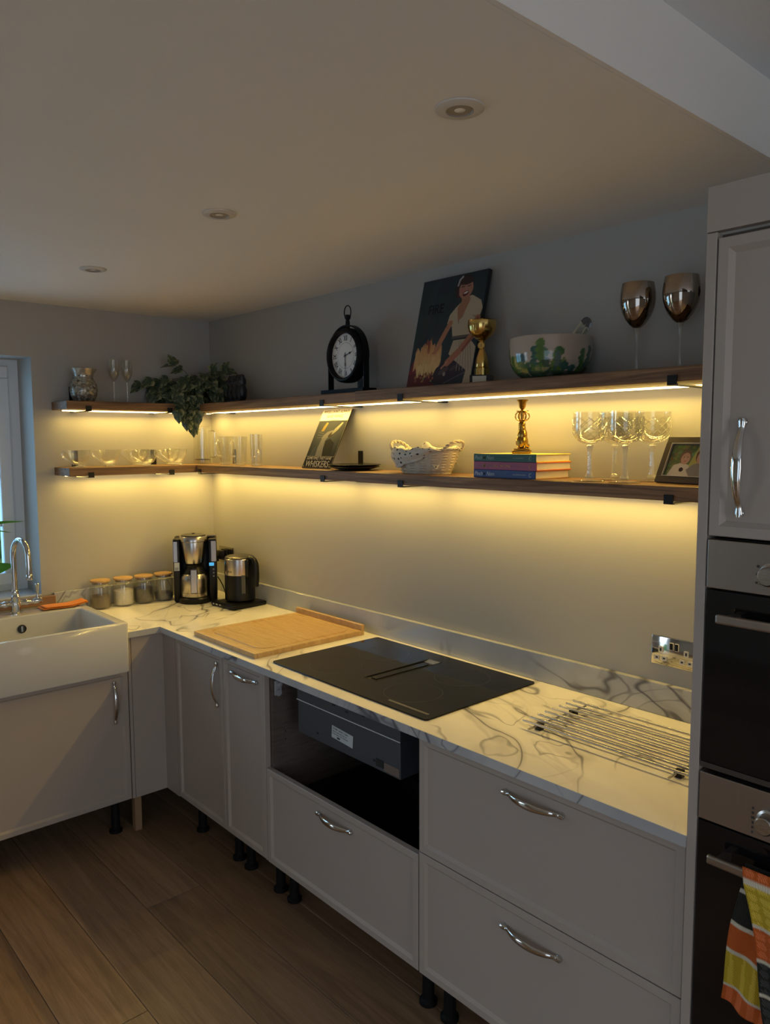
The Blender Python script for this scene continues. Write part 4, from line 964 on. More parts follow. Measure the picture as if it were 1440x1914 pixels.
# ivy
iv = thing('trailing_ivy', 'potted variegated ivy trailing over the corner of the upper shelf', 'plant', (0.11, -0.14, Z2))
P0 = Vector(iv.location)
obj('pot', lathe([(0, 0), (0.040, 0), (0.050, 0.07), (0.052, 0.075), (0.047, 0.075), (0.038, 0.01), (0, 0.008)], 28), mat('dark_pot', (0.03, 0.03, 0.03), 0.6), iv, smooth=True)
ml, nt, b = newmat('ivy_leaf'); at = nt.nodes.new('ShaderNodeVertexColor'); at.layer_name = 'Col'
oi = nt.nodes.new('ShaderNodeObjectInfo'); tc = nt.nodes.new('ShaderNodeTexCoord')
n = noise_node(nt, tc.outputs['Object'], 45, 4, 1.0); rp = ramp(nt, [(0.42, (0, 0, 0)), (0.60, (1, 1, 1))], n.outputs['Fac'])
ad = nt.nodes.new('ShaderNodeMath'); ad.operation = 'MULTIPLY'; nt.links.new(at.outputs[0], ad.inputs[0])
ad2 = nt.nodes.new('ShaderNodeMath'); ad2.operation = 'ADD'; ad2.use_clamp = True; nt.links.new(at.outputs[0], ad.inputs[0]); nt.links.new(rp.outputs[0], ad.inputs[1])
nt.links.new(ad.outputs[0], ad2.inputs[0]); ad2.inputs[1].default_value = 0.0
mx = nt.nodes.new('ShaderNodeMix'); mx.data_type = 'RGBA'; mx.inputs[6].default_value = (0.022, 0.050, 0.028, 1); mx.inputs[7].default_value = (0.34, 0.34, 0.18, 1)
nt.links.new(ad2.outputs[0], mx.inputs[0]); nt.links.new(mx.outputs[2], b.inputs['Base Color']); b.inputs['Roughness'].default_value = 0.38
def leaf_mesh(k):
    # five-lobed ivy leaf, folded on its midrib, stalk at the origin, tip at +y
    out = [(0, 0), (0.22, -0.10), (0.42, 0.02), (0.50, 0.20), (0.36, 0.36), (0.34, 0.55), (0.22, 0.72), (0.08, 0.92), (0, 1.05)]
    me = bpy.data.meshes.new('leaf'); mid = [(0, y) for y in (0.0, 0.02, 0.12, 0.24, 0.40, 0.58, 0.75, 0.93, 1.05)]
    v = []; f = []
    for (x, y) in mid: v.append((0, y, 0.03*math.sin(y*3)-0.12*y*y*(0.6+0.3*k)))
    for s in (1, -1):
        base = len(v)
        for (x, y) in out: v.append((s*x, y, 0.10*x+0.03*math.sin(y*3)-0.12*y*y*(0.6+0.3*k)+0.03*math.sin(9*x+k)))
        for i in range(8):
            q = (i, i+1, base+i+1, base+i); f.append(q if s > 0 else q[::-1])
    f = [tuple(dict.fromkeys(q)) for q in f]
    me.from_pydata([tuple(c*0.066 for c in p) for p in v], [], f); me.update()
    c = me.color_attributes.new('Col', 'FLOAT_COLOR', 'POINT')
    for i in range(len(v)): c.data[i].color = (1, 1, 1, 1) if i >= 9 else (0.0, 0.0, 0.0, 1)
    me.materials.append(ml)
    for p in me.polygons: p.use_smooth = True
    return me
LM = [leaf_mesh(k) for k in range(4)]
rng = random.Random(11); stems = BM()
crown = Vector((0.11, -0.14, Z2+0.07))
vert_dir = Vector((0.665, 0.747, 0)); view = Vector((0.747, -0.665, 0))
def add_leaf(p, tip, up, s, par=iv):
    Y = tip.normalized(); Zv = (up-Y*up.dot(Y)).normalized(); X = Y.cross(Zv)
    o = bpy.data.objects.new('leaf', rng.choice(LM)); C.objects.link(o); o.parent = par
    m = Matrix((X, Y, Zv)).transposed().to_4x4() @ Matrix.Scale(s, 4); m.translation = p-Vector(par.location); o.matrix_basis = m
    return o
def inside_ok(p): return p.x > 0.02 and p.y < -0.02 and not (p.z < Z2+0.015 and (p.x < 0.215 or p.y > -0.215) and p.z > Z2-0.06)
hang_pts = [(0.144, -0.275, 2.095), (0.03, -0.405, 2.00), (0.165, -0.262, 1.83), (0.135, -0.305, 1.865), (0.225, -0.228, 1.80), (0.245, -0.215, 1.86), (0.14, -0.29, 1.93), (0.265, -0.138, 2.06), (0.31, -0.10, 2.065), (0.09, -0.345, 1.95), (0.225, -0.235, 1.93), (0.21, -0.25, 1.87), (0.06, -0.36, 2.02), (0.28, -0.15, 2.0), (0.17, -0.27, 1.98)]
vines = []
for q in hang_pts:
    q = Vector(q)
    if q.z < Z2+0.02:
        e = Vector((max(q.x, 0.235) if q.x > 0.16 else 0.225, q.y if q.x > 0.2 else q.y, Z2+0.035))
        q.x = max(q.x, 0.228) if q.y > -0.25 or True else q.x
        mid1 = (crown+e)/2+Vector((0, 0, 0.07)); vines.append([crown, mid1, e, (e+q)/2, q])
    else:
        mid1 = (crown+q)/2+Vector((0, 0, 0.03)); vines.append([crown, mid1, q])
for k in range(46):
    a = rng.uniform(-PI, PI); rr2 = rng.uniform(0.05, 0.165)
    q = crown+vert_dir*math.cos(a)*rr2*1.1+view*(0.02+0.08*rng.random())+Vector((0, 0, rr2*0.62*math.sin(a)+0.01))
    q.x = max(q.x, 0.04); q.y = min(q.y, -0.04); q.z = max(q.z, Z2+0.03)
    vines.append([crown, (crown+q)/2+Vector((0, 0, 0.03)), q])
nl = 0
for V in vines:
    P = smoothpts(V, 6); tube(P, 0.0012, 5, stems)
    tube_n = len(P); step = 4 if len(P) > 14 else 4
    for i in range(step, tube_n, step):
        if nl > 210: break
        p = Vector(P[i]); d = (Vector(P[i])-Vector(P[i-1])).normalized()
        side = d.cross(Vector((0, 0, 1))); side = side.normalized()*rng.choice((-1, 1)) if side.length > 0.1 else Vector((rng.uniform(-1, 1), rng.uniform(-1, 1), 0)).normalized()
        tip = (d*0.5+side*0.7+Vector((0, 0, -0.55))+view*0.2+Vector((rng.uniform(-.3, .3), rng.uniform(-.3, .3), rng.uniform(-.2, .3))))
        up = view*0.9+Vector((0, 0, 0.7))+Vector((rng.uniform(-.5, .5), rng.uniform(-.5, .5), rng.uniform(-.3, .3)))
        end = p+tip.normalized()*0.05
        if end.x < 0.01 or end.y > -0.012: tip = tip+view*1.2
        if end.z < Z2+0.006 and p.z > Z2 and not (p.x > 0.215 and p.y < -0.215): tip.z = 0.25
        add_leaf(p, tip, up, rng.uniform(0.75, 1.15)); nl += 1
    tip = (Vector(P[-1])-Vector(P[-2])).normalized()+Vector((0, 0, -0.6 if V[-1].z < 2.05 else 0.7))
    add_leaf(Vector(P[-1]), tip, view+Vector((0, 0, 0.3)), rng.uniform(0.9, 1.2)); nl += 1
mv(stems, -P0.x, -P0.y, -P0.z)
obj('stems', stems, mat('ivy_stem', (0.10, 0.10, 0.04), 0.6), iv, smooth=True)

# owls
ow = thing('owl_ornament', 'black ornament of three owls side by side, right of the ivy', 'ornament', (0.448, -0.105, Z2), R(-6))
m_owl = mat('black_owl_resin', (0.014, 0.014, 0.018), 0.33, bump=0.7, bscale=220)
pts = []
for k in (-1, 0, 1):
    x = k*0.052; s = 1.0 if k == 0 else 0.97
    pts += [(x, 0, 0.046, 0.029, 0.026, 0.046), (x, -0.002, 0.098, 0.027, 0.025, 0.030), (x-0.015, -0.003, 0.118, 0.011, 0.012, 0.016), (x+0.015, -0.003, 0.118, 0.011, 0.012, 0.016), (x-0.010, -0.024, 0.103, 0.009, 0.005, 0.009), (x+0.010, -0.024, 0.103, 0.009, 0.005, 0.009), (x, -0.028, 0.094, 0.004, 0.005, 0.007), (x-0.025, -0.003, 0.052, 0.009, 0.018, 0.034), (x+0.025, -0.003, 0.052, 0.009, 0.018, 0.034), (x-0.009, -0.022, 0.008, 0.008, 0.009, 0.006), (x+0.009, -0.022, 0.008, 0.008, 0.009, 0.006)]
o = blob(pts, 'owl_figures', m_owl, ow)
obj('base', box(-0.094, 0.094, -0.034, 0.034, 0, 0.006, bev=0.002), m_owl, ow)

# clock
ck_ = thing('mantel_clock', 'black pocket watch style mantel clock with roman numerals and a ring on top', 'clock', (1.322, -0.119, Z2))
m_ck = mat('black_clock_metal', (0.004, 0.004, 0.005), 0.5, spec=0.2)
obj('base', box(-0.134, 0.134, -0.036, 0.034, 0, 0.020, bev=0.001), m_ck, ck_)
def arch_bm(r, w, t, zc, zb):
    P = [(-r, zb), (-r, zc)]+[(-r*math.cos(PI*i/28), zc+r*math.sin(PI*i/28)) for i in range(1, 28)]+[(r, zc), (r, zb)]
    bm = BM(); n = len(P); ring = []
    for i, (x, z) in enumerate(P):
        nx, nz = (x, z-zc) if z > zc else (math.copysign(1, x), 0)
        L = math.hypot(nx, nz) or 1; nx, nz = nx/L, nz/L
        ring.append([bm.verts.new((x+nx*a, b_, z+nz*a)) for a, b_ in ((0, -w/2), (0, w/2), (-t, w/2), (-t, -w/2))])
    for a, b_ in zip(ring, ring[1:]):
        for i in range(4): bm.faces.new((a[i], a[(i+1) % 4], b_[(i+1) % 4], b_[i]))
    bm.faces.new(ring[0]); bm.faces.new(ring[-1][::-1]); return bm
obj('arch', arch_bm(0.114, 0.026, 0.005, 0.158, 0.0195), m_ck, ck_, smooth=True)
zc = 0.152
obj('case', mv(lathe([(0, 0.030), (0.096, 0.030), (0.106, 0.022), (0.108, 0.0), (0.107, -0.018), (0.100, -0.031), (0.093, -0.033), (0.0885, -0.028), (0.0875, -0.010), (0, -0.0095)], 56, axis='y'), 0, 0, zc), m_ck, ck_, smooth=True)
fc = obj('dial', mv(lathe([(0, -0.010), (0.0872, -0.010), (0.0872, -0.0115), (0, -0.0115)], 56, axis='y'), 0, 0, zc), mat('clock_dial', (0.74, 0.72, 0.68), 0.55, var=0.04, vscale=12), ck_)
nb = None; m_num = mat('clock_print', (0.02, 0.02, 0.02), 0.5)
for i, s in enumerate(('XII', 'I', 'II', 'III', 'IIII', 'V', 'VI', 'VII', 'VIII', 'IX', 'X', 'XI')):
    g = text_bm(s, 0.030, 0.0001, sx=0.66, bold=0.0006); mv(g, 0, 0.0675, 0); rot(g, -2*PI*i/12, 'Z'); nb = merge(nb, g) if nb else g
front(nb, 0, -0.0118, zc); obj('numerals', nb, m_num, ck_)
bm = BM()
for r1, r2 in ((0.0500, 0.0510), (0.0835, 0.0842)):
    a = [bm.verts.new((r1*math.cos(2*PI*i/64), -0.0119, zc+r1*math.sin(2*PI*i/64))) for i in range(64)]
    b_ = [bm.verts.new((r2*math.cos(2*PI*i/64), -0.0119, zc+r2*math.sin(2*PI*i/64))) for i in range(64)]
    for i in range(64): bm.faces.new((a[i], a[(i+1) % 64], b_[(i+1) % 64], b_[i]))
obj('dial_rings', bm, m_num, ck_, keep=True)
def hand(L, w, ang, y, name):
    P = [(-0.0015, -0.012), (-0.0015, L*0.45), (-w, L*0.58), (-0.001, L*0.74), (0, L), (0.001, L*0.74), (w, L*0.58), (0.0015, L*0.45), (0.0015, -0.012)]
    g = prism(P, 0, 0.001); rot(g, -ang, 'Z'); front(g, 0, y, zc); obj(name, g, m_num, ck_)
hand(0.048, 0.005, R(72), -0.0125, 'hour_hand'); hand(0.060, 0.0035, R(180), -0.0142, 'minute_hand')
obj('hand_cap', mv(lathe([(0.005, -0.0145), (0.004, -0.0165), (0, -0.017)], 16, axis='y'), 0, 0, zc), m_num, ck_)
obj('crown', lathe([(0.009, 0.254), (0.009, 0.284), (0.007, 0.292), (0.012, 0.298), (0.013, 0.306), (0.009, 0.312), (0, 0.313)], 18), m_ck, ck_, smooth=True)
rg_ = [(0.016*math.cos(2*PI*i/32)*1.05, 0, 0.322+0.026*math.sin(2*PI*i/32)) for i in range(33)]
o = obj('ring', tube(rg_, 0.0022, 8, caps=False), m_ck, ck_, smooth=True); o.rotation_euler = (0, 0, R(12))

# canvas print
cn = thing('canvas_print', 'unframed canvas picture of a laughing woman in a pale dress cooking over flames', 'picture', (1.668, -0.127, Z2+0.0055))
lean = math.atan2(0.094, 0.392); cn.rotation_euler = (-lean, 0, 0)
CW, CH = 0.314, 0.402
obj('canvas_frame', box(0, CW, 0.0, 0.017, 0, CH, bev=0.001, seg=1), mat('canvas_edge', (0.012, 0.014, 0.016), 0.8), cn)
cv = Canvas(200, 256, (0.012, 0.022, 0.026)); A = CH/CW; rg = np.random.RandomState(5)
for i in range(60): cv.ell(rg.rand(), 0.3+0.7*rg.rand(), 0.05+0.1*rg.rand(), 0.04+0.08*rg.rand(), (0.010+0.012*rg.rand(), 0.018+0.016*rg.rand(), 0.022+0.018*rg.rand()), rg.rand()*3, 0.5)
cv.put((cv.V < 0.16) & (cv.U < 0.45), (0.10, 0.008, 0.008)); cv.poly([(0, 0.12), (0.22, 0.14), (0.20, 0.25), (0.04, 0.24)], (0.16, 0.012, 0.012))
for i in range(140):                       # flames: tongues of paint
    u = 0.08+0.40*rg.rand(); v = 0.14+0.26*rg.rand()*(1-abs(u-0.28)*1.8); h_ = 0.04+0.10*rg.rand()
    hot = max(0, 1-(v-0.12)/0.34); c = (0.42+0.25*hot, 0.12+0.33*hot, 0.03+0.14*hot) if v < 0.36 else (0.24, 0.05, 0.02)
    cv.ell(u, v, 0.012+0.012*rg.rand(), h_*0.6, c, rg.uniform(-0.25, 0.25), 0.75)
cv.poly([(0.36, 0.03), (0.64, 0.0), (0.92, 0.10), (0.93, 0.20), (0.66, 0.26), (0.44, 0.16)], (0.025, 0.012, 0.018))
cv.line([(0.60, 0.02), (0.92, 0.11)], 0.006, (0.06, 0.06, 0.07)); cv.ell(0.56, 0.13, 0.08, 0.025, (0.09, 0.05, 0.05), 0.3, 0.7); cv.ell(0.72, 0.15, 0.07, 0.02, (0.08, 0.04, 0.05), 0.3, 0.7); cv.ell(0.58, 0.10, 0.02, 0.02, (0.25, 0.18, 0.14))
for i in range(24): cv.ell(0.08+0.34*rg.rand(), 0.03+0.10*rg.rand(), 0.012, 0.012, (0.12+0.25*rg.rand(), 0.05+0.1*rg.rand(), 0.03))
# skirt, blouse
cv.poly([(0.60, 0.28), (0.64, 0.40), (0.88, 0.40), (0.99, 0.32), (0.99, 0.0), (0.88, 0.0), (0.90, 0.12), (0.66, 0.24)], (0.38, 0.29, 0.19))
for i in range(6): cv.line([(0.74+0.03*i, 0.38), (0.76+0.045*i, 0.12)], 0.006, (0.24, 0.17, 0.12), 0.8, A)
cv.poly([(0.50, 0.56), (0.52, 0.64), (0.60, 0.70), (0.73, 0.78), (0.82, 0.79), (0.96, 0.73), (1.0, 0.66), (0.97, 0.57), (0.90, 0.56), (0.88, 0.44), (0.62, 0.42), (0.58, 0.53)], (0.42, 0.33, 0.21))
cv.line([(0.64, 0.66), (0.68, 0.55)], 0.006, (0.22, 0.15, 0.10), 1, A); cv.line([(0.88, 0.60), (0.95, 0.58)], 0.006, (0.26, 0.18, 0.12), 1, A); cv.line([(0.62, 0.425), (0.88, 0.425)], 0.016, (0.10, 0.07, 0.05), 1, A)
cv.poly([(0.62, 0.69), (0.66, 0.57), (0.72, 0.60), (0.80, 0.76), (0.70, 0.78)], (0.30, 0.14, 0.07))
# arms
cv.line([(0.55, 0.56), (0.45, 0.42), (0.40, 0.34)], 0.035, (0.36, 0.15, 0.07), 1, A); cv.line([(0.95, 0.57), (0.93, 0.44), (0.76, 0.30), (0.60, 0.20)], 0.042, (0.34, 0.12, 0.06), 1, A)
cv.line([(0.95, 0.57), (0.95, 0.44), (0.80, 0.30)], 0.016, (0.18, 0.05, 0.03), 0.8, A)
for i in range(4): cv.line([(0.60, 0.21), (0.52+0.02*i, 0.155+0.012*i)], 0.011, (0.42, 0.18, 0.11), 1, A); cv.line([(0.40, 0.35), (0.34+0.018*i, 0.30)], 0.009, (0.38, 0.16, 0.08), 1, A)
# head
cv.line([(0.72, 0.79), (0.73, 0.74)], 0.06, (0.32, 0.14, 0.07), 1, A)
cv.ell(0.675, 0.885, 0.135, 0.105, (0.030, 0.012, 0.008)); cv.ell(0.60, 0.83, 0.05, 0.05, (0.030, 0.012, 0.008)); cv.ell(0.705, 0.855, 0.105, 0.088, (0.36, 0.16, 0.10))
cv.ell(0.70, 0.93, 0.10, 0.035, (0.035, 0.014, 0.01)); cv.line([(0.575, 0.90), (0.59, 0.95), (0.63, 0.975)], 0.012, (0.38, 0.36, 0.34), 1, A)
for dx in (-0.045, 0.045): cv.line([(0.70+dx-0.02, 0.878), (0.70+dx+0.02, 0.884)], 0.006, (0.05, 0.02, 0.015), 1, A); cv.line([(0.70+dx-0.022, 0.898), (0.70+dx+0.022, 0.903)], 0.004, (0.08, 0.03, 0.02), 1, A)
cv.ell(0.712, 0.852, 0.014, 0.02, (0.42, 0.20, 0.13)); cv.ell(0.655, 0.845, 0.025, 0.018, (0.42, 0.13, 0.10)); cv.ell(0.71, 0.815, 0.045, 0.024, (0.12, 0.01, 0.01), 0.2); cv.ell(0.712, 0.822, 0.036, 0.009, (0.60, 0.55, 0.50), 0.2)
cv.line([(0.60, 0.84), (0.60, 0.80)], 0.01, (0.10, 0.01, 0.02), 1, A)
cv.mesh('printed_face', CW-0.002, CH-0.002, print_mat('canvas_ink', 0.7), cn, off=(0.001, -0.0004, 0.001))
letters(cn, 'FIRE', 0.050, 0.088, -0.0008, 0.285, mat('canvas_letters', (0.004, 0.004, 0.005), 0.9), sx=0.85)

# trophy
tr = thing('trophy_cup', 'small gold trophy cup on a black block, in front of the canvas picture', 'trophy', (2.040, -0.135, Z2), R(28))
obj('plinth', box(-0.033, 0.033, -0.033, 0.033, 0, 0.028, bev=0.0012), mat('black_stone', (0.008, 0.008, 0.010), 0.2), tr)
pl_ = obj('name_plate', box(-0.023, 0.023, -0.0345, -0.0332, 0.004, 0.024), mat('blank_plate', (0.50, 0.46, 0.36), 0.35, metal=0.3), tr, label='blank pale metal plate')
six = lambda a, z: 1+0.05*math.cos(6*a)
obj('stem', lathe([(0.024, 0.0285), (0.024, 0.050), (0.020, 0.052), (0.022, 0.056), (0.018, 0.085), (0.010, 0.108), (0.008, 0.112), (0.008, 0.138), (0.014, 0.142)], 36, mod=six), m_gold, tr, smooth=True)
obj('emblem_disc', mv(lathe([(0, -0.012), (0.011, -0.012), (0.0125, -0.010), (0.0125, -0.006), (0, -0.006)], 24, axis='y'), 0, 0, 0.124), m_gold, tr, smooth=True)
obj('emblem_mark', front(text_bm('1', 0.014, 0.0002), 0, -0.0124, 0.124), m_ink, tr)
fl_ = lambda a, z: 1+(0.022*abs(math.sin(15*a)) if 0.150 < z < 0.192 else 0)
obj('cup', lathe([(0.006, 0.1425), (0.018, 0.145), (0.034, 0.158), (0.043, 0.172), (0.046, 0.188), (0.046, 0.203), (0.0475, 0.205), (0.045, 0.205), (0.043, 0.188), (0.032, 0.163), (0.0, 0.150)], 90, mod=fl_), m_gold, tr, smooth=True)

# bowl with cactus print and servers
bw = thing('salad_bowl', 'round pale ceramic bowl painted with green cactus pads', 'bowl', (2.310, -0.131, Z2))
mb, nt, b = newmat('bowl_glaze'); a_ = nt.nodes.new('ShaderNodeVertexColor'); a_.layer_name = 'Col'; nt.links.new(a_.outputs[0], b.inputs['Base Color']); b.inputs['Roughness'].default_value = 0.15; b.inputs['Coat Weight'].default_value = 0.4
prof = [(0.074, 0.0), (0.084, 0.003), (0.098, 0.012), (0.112, 0.028), (0.120, 0.046), (0.1235, 0.07), (0.124, 0.095), (0.124, 0.119), (0.1225, 0.1205), (0.120, 0.119), (0.118, 0.07), (0.105, 0.03), (0.07, 0.012), (0, 0.010)]
cb = Canvas(900, 120, (0.46, 0.39, 0.32)); rg = np.random.RandomState(8)
greens = [(0.05, 0.13, 0.04), (0.04, 0.11, 0.09), (0.09, 0.17, 0.04), (0.03, 0.08, 0.06), (0.14, 0.20, 0.08), (0.06, 0.12, 0.12)]
for i in range(130):
    u = rg.rand(); v = 0.08+(0.60 if i % 4 == 0 else 0.38)*rg.rand()*rg.rand()
    g = greens[rg.randint(6)]
    if i % 3 == 0:
        for k in range(rg.randint(1, 4)):
            cb.ell(u+0.006*rg.randn(), v+0.16*k, 0.0175, 0.10, g, rg.uniform(-.01, .01)); cb.ell(u-0.004, v+0.16*k, 0.006, 0.06, tuple(min(1, c*1.5) for c in g), 0, 0.5)
    elif i % 3 == 1: cb.ell(u, v, 0.012, 0.24 if rg.rand() > .5 else 0.15, g)
    else: cb.ell(u, v, 0.018, 0.11, g)
cb.put(cb.V < 0.14, (0.02, 0.05, 0.035), 0.85)
seg = 180; dense = [prof[0]]
for p, q in zip(prof, prof[1:]):
    nn = 8 if prof.index(p) < 7 else 1
    for i in range(1, nn+1): dense.append((p[0]+(q[0]-p[0])*i/nn, p[1]+(q[1]-p[1])*i/nn))
bm = lathe(dense, seg); bmesh.ops.recalc_face_normals(bm, faces=bm.faces)
me = bpy.data.meshes.new('bowl_body'); bm.to_mesh(me); bm.free(); ca = me.color_attributes.new('Col', 'FLOAT_COLOR', 'POINT')
for i, v_ in enumerate(me.vertices):
    ring = i//seg; x, y, z = v_.co; u = (math.atan2(y, x)/(2*PI)) % 1; inner = ring > 7*8
    c = (0.52, 0.46, 0.38) if inner else cb.a[min(119, int(z/0.121*120)), min(899, int(u*900))]
    ca.data[i].color = (*c, 1)
for p in me.polygons: p.use_smooth = True
me.materials.append(mb); o = bpy.data.objects.new('bowl_body', me); C.objects.link(o); o.parent = bw
tg = thing('serving_tongs', 'clear acrylic tongs sticking up out of the cactus bowl', 'tongs', (2.362, -0.128, Z2+0.060), R(0))
m_ac = thin_glass('acrylic', (0.62, 0.75, 0.73), 0.30, 0.9, bump=0.3)
dirn = Vector((0.078, 0.010, 0.098)).normalized()
for s in (0, 1):
    st = Vector((-0.045+0.010*s, -0.008+0.016*s, -0.030-0.0*s)); en = Vector((0.055, 0.004, 0.096)) if s == 0 else Vector((0.072, 0.006, 0.082))
    obj('tong_arm', tube([st, (st+en)/2, en], [0.010, 0.008, 0.009], 4, flat=[0.003, 0.003, 0.003]), m_ac, tg)
obj('tong_bend', tube(smoothpts([(0.055, 0.004, 0.096), (0.066, 0.005, 0.103), (0.075, 0.006, 0.096), (0.072, 0.006, 0.082)], 5), 0.009, 6, flat=0.003), mat('dark_acrylic', (0.10, 0.09, 0.09), 0.12), tg)

# smoked goblets
def goblet():
    t = thing('smoked_goblet', '', 'glass')
    obj('foot', lathe([(0, 0), (0.038, 0), (0.039, 0.0012), (0.008, 0.005), (0, 0.006)], 32), m_glass, t, smooth=True)
    obj('stem', lathe([(0.006, 0.005), (0.0038, 0.02), (0.0036, 0.09), (0.006, 0.112), (0.0105, 0.122)], 14), m_glass, t, smooth=True)
    obj('bowl', lathe([(0.003, 0.1222), (0.0115, 0.124), (0.021, 0.132), (0.0315, 0.146), (0.0402, 0.163), (0.0455, 0.181), (0.0475, 0.199), (0.0468, 0.218), (0.0445, 0.234), (0.0428, 0.243), (0.0418, 0.243), (0.0434, 0.234), (0.0457, 0.218), (0.0463, 0.199), (0.039, 0.165), (0.030, 0.148), (0.003, 0.129)], 48), m_smoke, t, smooth=True)
    db = BM(); rg = random.Random(2)
    for i in range(46):
        zz = rg.uniform(0.150, 0.225)*1.0 if i < 14 else rg.uniform(0.145, 0.180)
        P = [(0.0305, 0.1445), (0.0402, 0.163), (0.0455, 0.181), (0.0475, 0.199), (0.0468, 0.218), (0.0445, 0.234)]
        for (r1, z1), (r2, z2) in zip(P, P[1:]):
            if z1 <= zz <= z2: r = r1+(r2-r1)*(zz-z1)/(z2-z1)
        a = rg.uniform(0, 2*PI); bmesh.ops.create_icosphere(db, subdivisions=1, radius=0.0008, matrix=Matrix.Translation((r*math.cos(a), r*math.sin(a), zz)))
    obj('speckles', db, m_ink, t)
    return t
g0 = goblet(); g0.location = (2.590, -0.118, Z2); g0['label'] = 'smoked mirror wine goblet nearer the cactus bowl'; g0['group'] = 'smoked goblets'
copy_thing(g0, (2.716, -0.118, Z2), 2.2, 'smoked mirror wine goblet nearer the tall cabinet', 'smoked goblets')
# dark dried flower partly hidden behind the cabinet edge
df = thing('dried_flower', 'dark dried flower stem partly hidden behind the edge of the tall cabinet', 'ornament', (2.80, -0.055, Z2))
m_df = mat('dark_petal', (0.022, 0.012, 0.012), 0.6)
obj('stem', tube(smoothpts([(0.02, 0, 0.0), (0.012, 0, 0.1), (-0.005, 0, 0.17), (-0.020, 0, 0.205)], 6), 0.002, 6), m_df, df, smooth=True)
obj('stem', tube(smoothpts([(0.02, 0, 0.1), (0.01, 0, 0.2), (-0.01, 0.0, 0.235), (0.03, 0, 0.27)], 6), 0.0013, 6), m_df, df, smooth=True)
for i in range(9):
    a = R(40*i); pm = sheet(lambda u, v: ((u-0.5)*0.016*math.sin(PI*min(1, v+0.12)), 0.003*math.sin(v*3), v*0.036-0.012*v*v), 4, 6)
    xf(pm, Matrix.Translation((-0.020, 0, 0.205)) @ Matrix.Rotation(a, 4, 'Y') @ Matrix.Rotation(R(35), 4, 'X')); obj('petal', pm, m_df, df, smooth=True)
obj('vase', lathe([(0, 0), (0.018, 0), (0.026, 0.03), (0.022, 0.06), (0.012, 0.085), (0.014, 0.095), (0.011, 0.094), (0, 0.07)], 24, c=(0.02, 0, 0)), m_df, df, smooth=True)

# ================================================================== WORKTOP ITEMS
ZW = 0.9102
def jar():
    t = thing('storage_jar', '', 'jar')
    rib = lambda a, z: 1+(0.010*math.cos(44*a) if 0.012 < z < 0.108 else 0)
    obj('glass_body', lathe([(0.01, 0.001), (0.044, 0.001), (0.048, 0.006), (0.049, 0.012), (0.049, 0.104), (0.046, 0.114), (0.041, 0.119), (0.0405, 0.128), (0.039, 0.128), (0.0395, 0.118), (0.0445, 0.112), (0.0472, 0.102), (0.0472, 0.012), (0.043, 0.005), (0.01, 0.004)], 88, mod=rib), m_ribg, t, smooth=True)
    obj('lid', lathe([(0, 0.1295), (0.045, 0.1295), (0.0465, 0.131), (0.0465, 0.136), (0.045, 0.138), (0, 0.1385)], 40), m_beech, t, smooth=True, label='round beech lid')
    obj('stopper', lathe([(0, 0.120), (0.0375, 0.120), (0.038, 0.129), (0, 0.1292)], 32), mat('seal_ring', (0.22, 0.15, 0.10), 0.5), t, smooth=True)
    return t
JP = [((0.066, -0.661), 'brown coffee', 0.062, (0.085, 0.042, 0.024), 'jar nearest the sink, holding brown powder'), ((0.075, -0.550), 'white sugar', 0.080, (0.72, 0.68, 0.62), 'jar holding white sugar, second from the sink'), ((0.085, -0.4485), 'black tea', 0.078, (0.018, 0.015, 0.015), 'jar filled with dark tea, third from the sink'), ((0.088, -0.346), 'grey', 0.040, (0.16, 0.15, 0.15), 'jar nearly empty with a little grey content, nearest the coffee maker')]
j0 = jar()
for i, ((x, y), cn_, h_, col, lab) in enumerate(JP):
    lab = 'ribbed glass storage '+lab
    if i == 0: j0.location = (x, y, ZW); j0['label'] = lab; j0['group'] = 'ribbed storage jars with beech lids'
    else: copy_thing(j0, (x, y, ZW), i*0.7, lab, 'ribbed storage jars with beech lids')
    ct = lathe([(0, 0.0045), (0.042, 0.0052), (0.0462, 0.012), (0.0462, h_-0.004), (0.040, h_), (0, h_+0.004)], 40)
    o = tag(obj(('coffee_powder', 'sugar', 'tea', 'teabags')[i], ct, mat('contents_%d' % i, col, 0.9, bump=1.0, bscale=260, var=0.3, vscale=200), smooth=True), ('brown coffee powder inside the storage jar nearest the sink', 'white sugar inside the second storage jar from the sink', 'dark tea inside the third storage jar from the sink', 'small grey heap inside the storage jar nearest the coffee maker')[i], ('coffee', 'sugar', 'tea', 'tea')[i], kind='stuff'); o.location = (x, y, ZW)

# coffee maker
cm = thing('coffee_maker', 'black and steel filter coffee maker with a thermal jug and blue lit display', 'coffee maker', (0.226, -0.235, ZW), R(60))
m_stl = steel('appliance_steel', (0.50, 0.46, 0.42), 0.24, (14, 14, 0.4))
obj('body', merge(box(-0.106, 0.106, 0.045, 0.115, 0.004, 0.322, bev=0.012), box(-0.106, -0.073, -0.040, 0.0449, 0.004, 0.320, bev=0.008), box(0.066, 0.106, -0.052, 0.0449, 0.004, 0.320, bev=0.008)), m_black, cm, smooth=True)
obj('base_plate', merge(lathe([(0, 0), (0.080, 0), (0.083, 0.006), (0.083, 0.024), (0.078, 0.030), (0, 0.030)], 40, c=(-0.004, -0.022, 0)), box(-0.100, 0.100, -0.03, 0.11, 0, 0.0038)), m_black, cm, smooth=True)
obj('side_trim', box(-0.1075, -0.1062, -0.028, 0.035, 0.205, 0.315), m_stl, cm); obj('side_trim', box(0.080, 0.104, -0.0532, -0.0521, 0.205, 0.308, bev=0.0004, seg=1), m_stl, cm); obj('side_trim', box(-0.103, -0.085, -0.0412, -0.0401, 0.205, 0.308, bev=0.0004, seg=1), m_stl, cm)
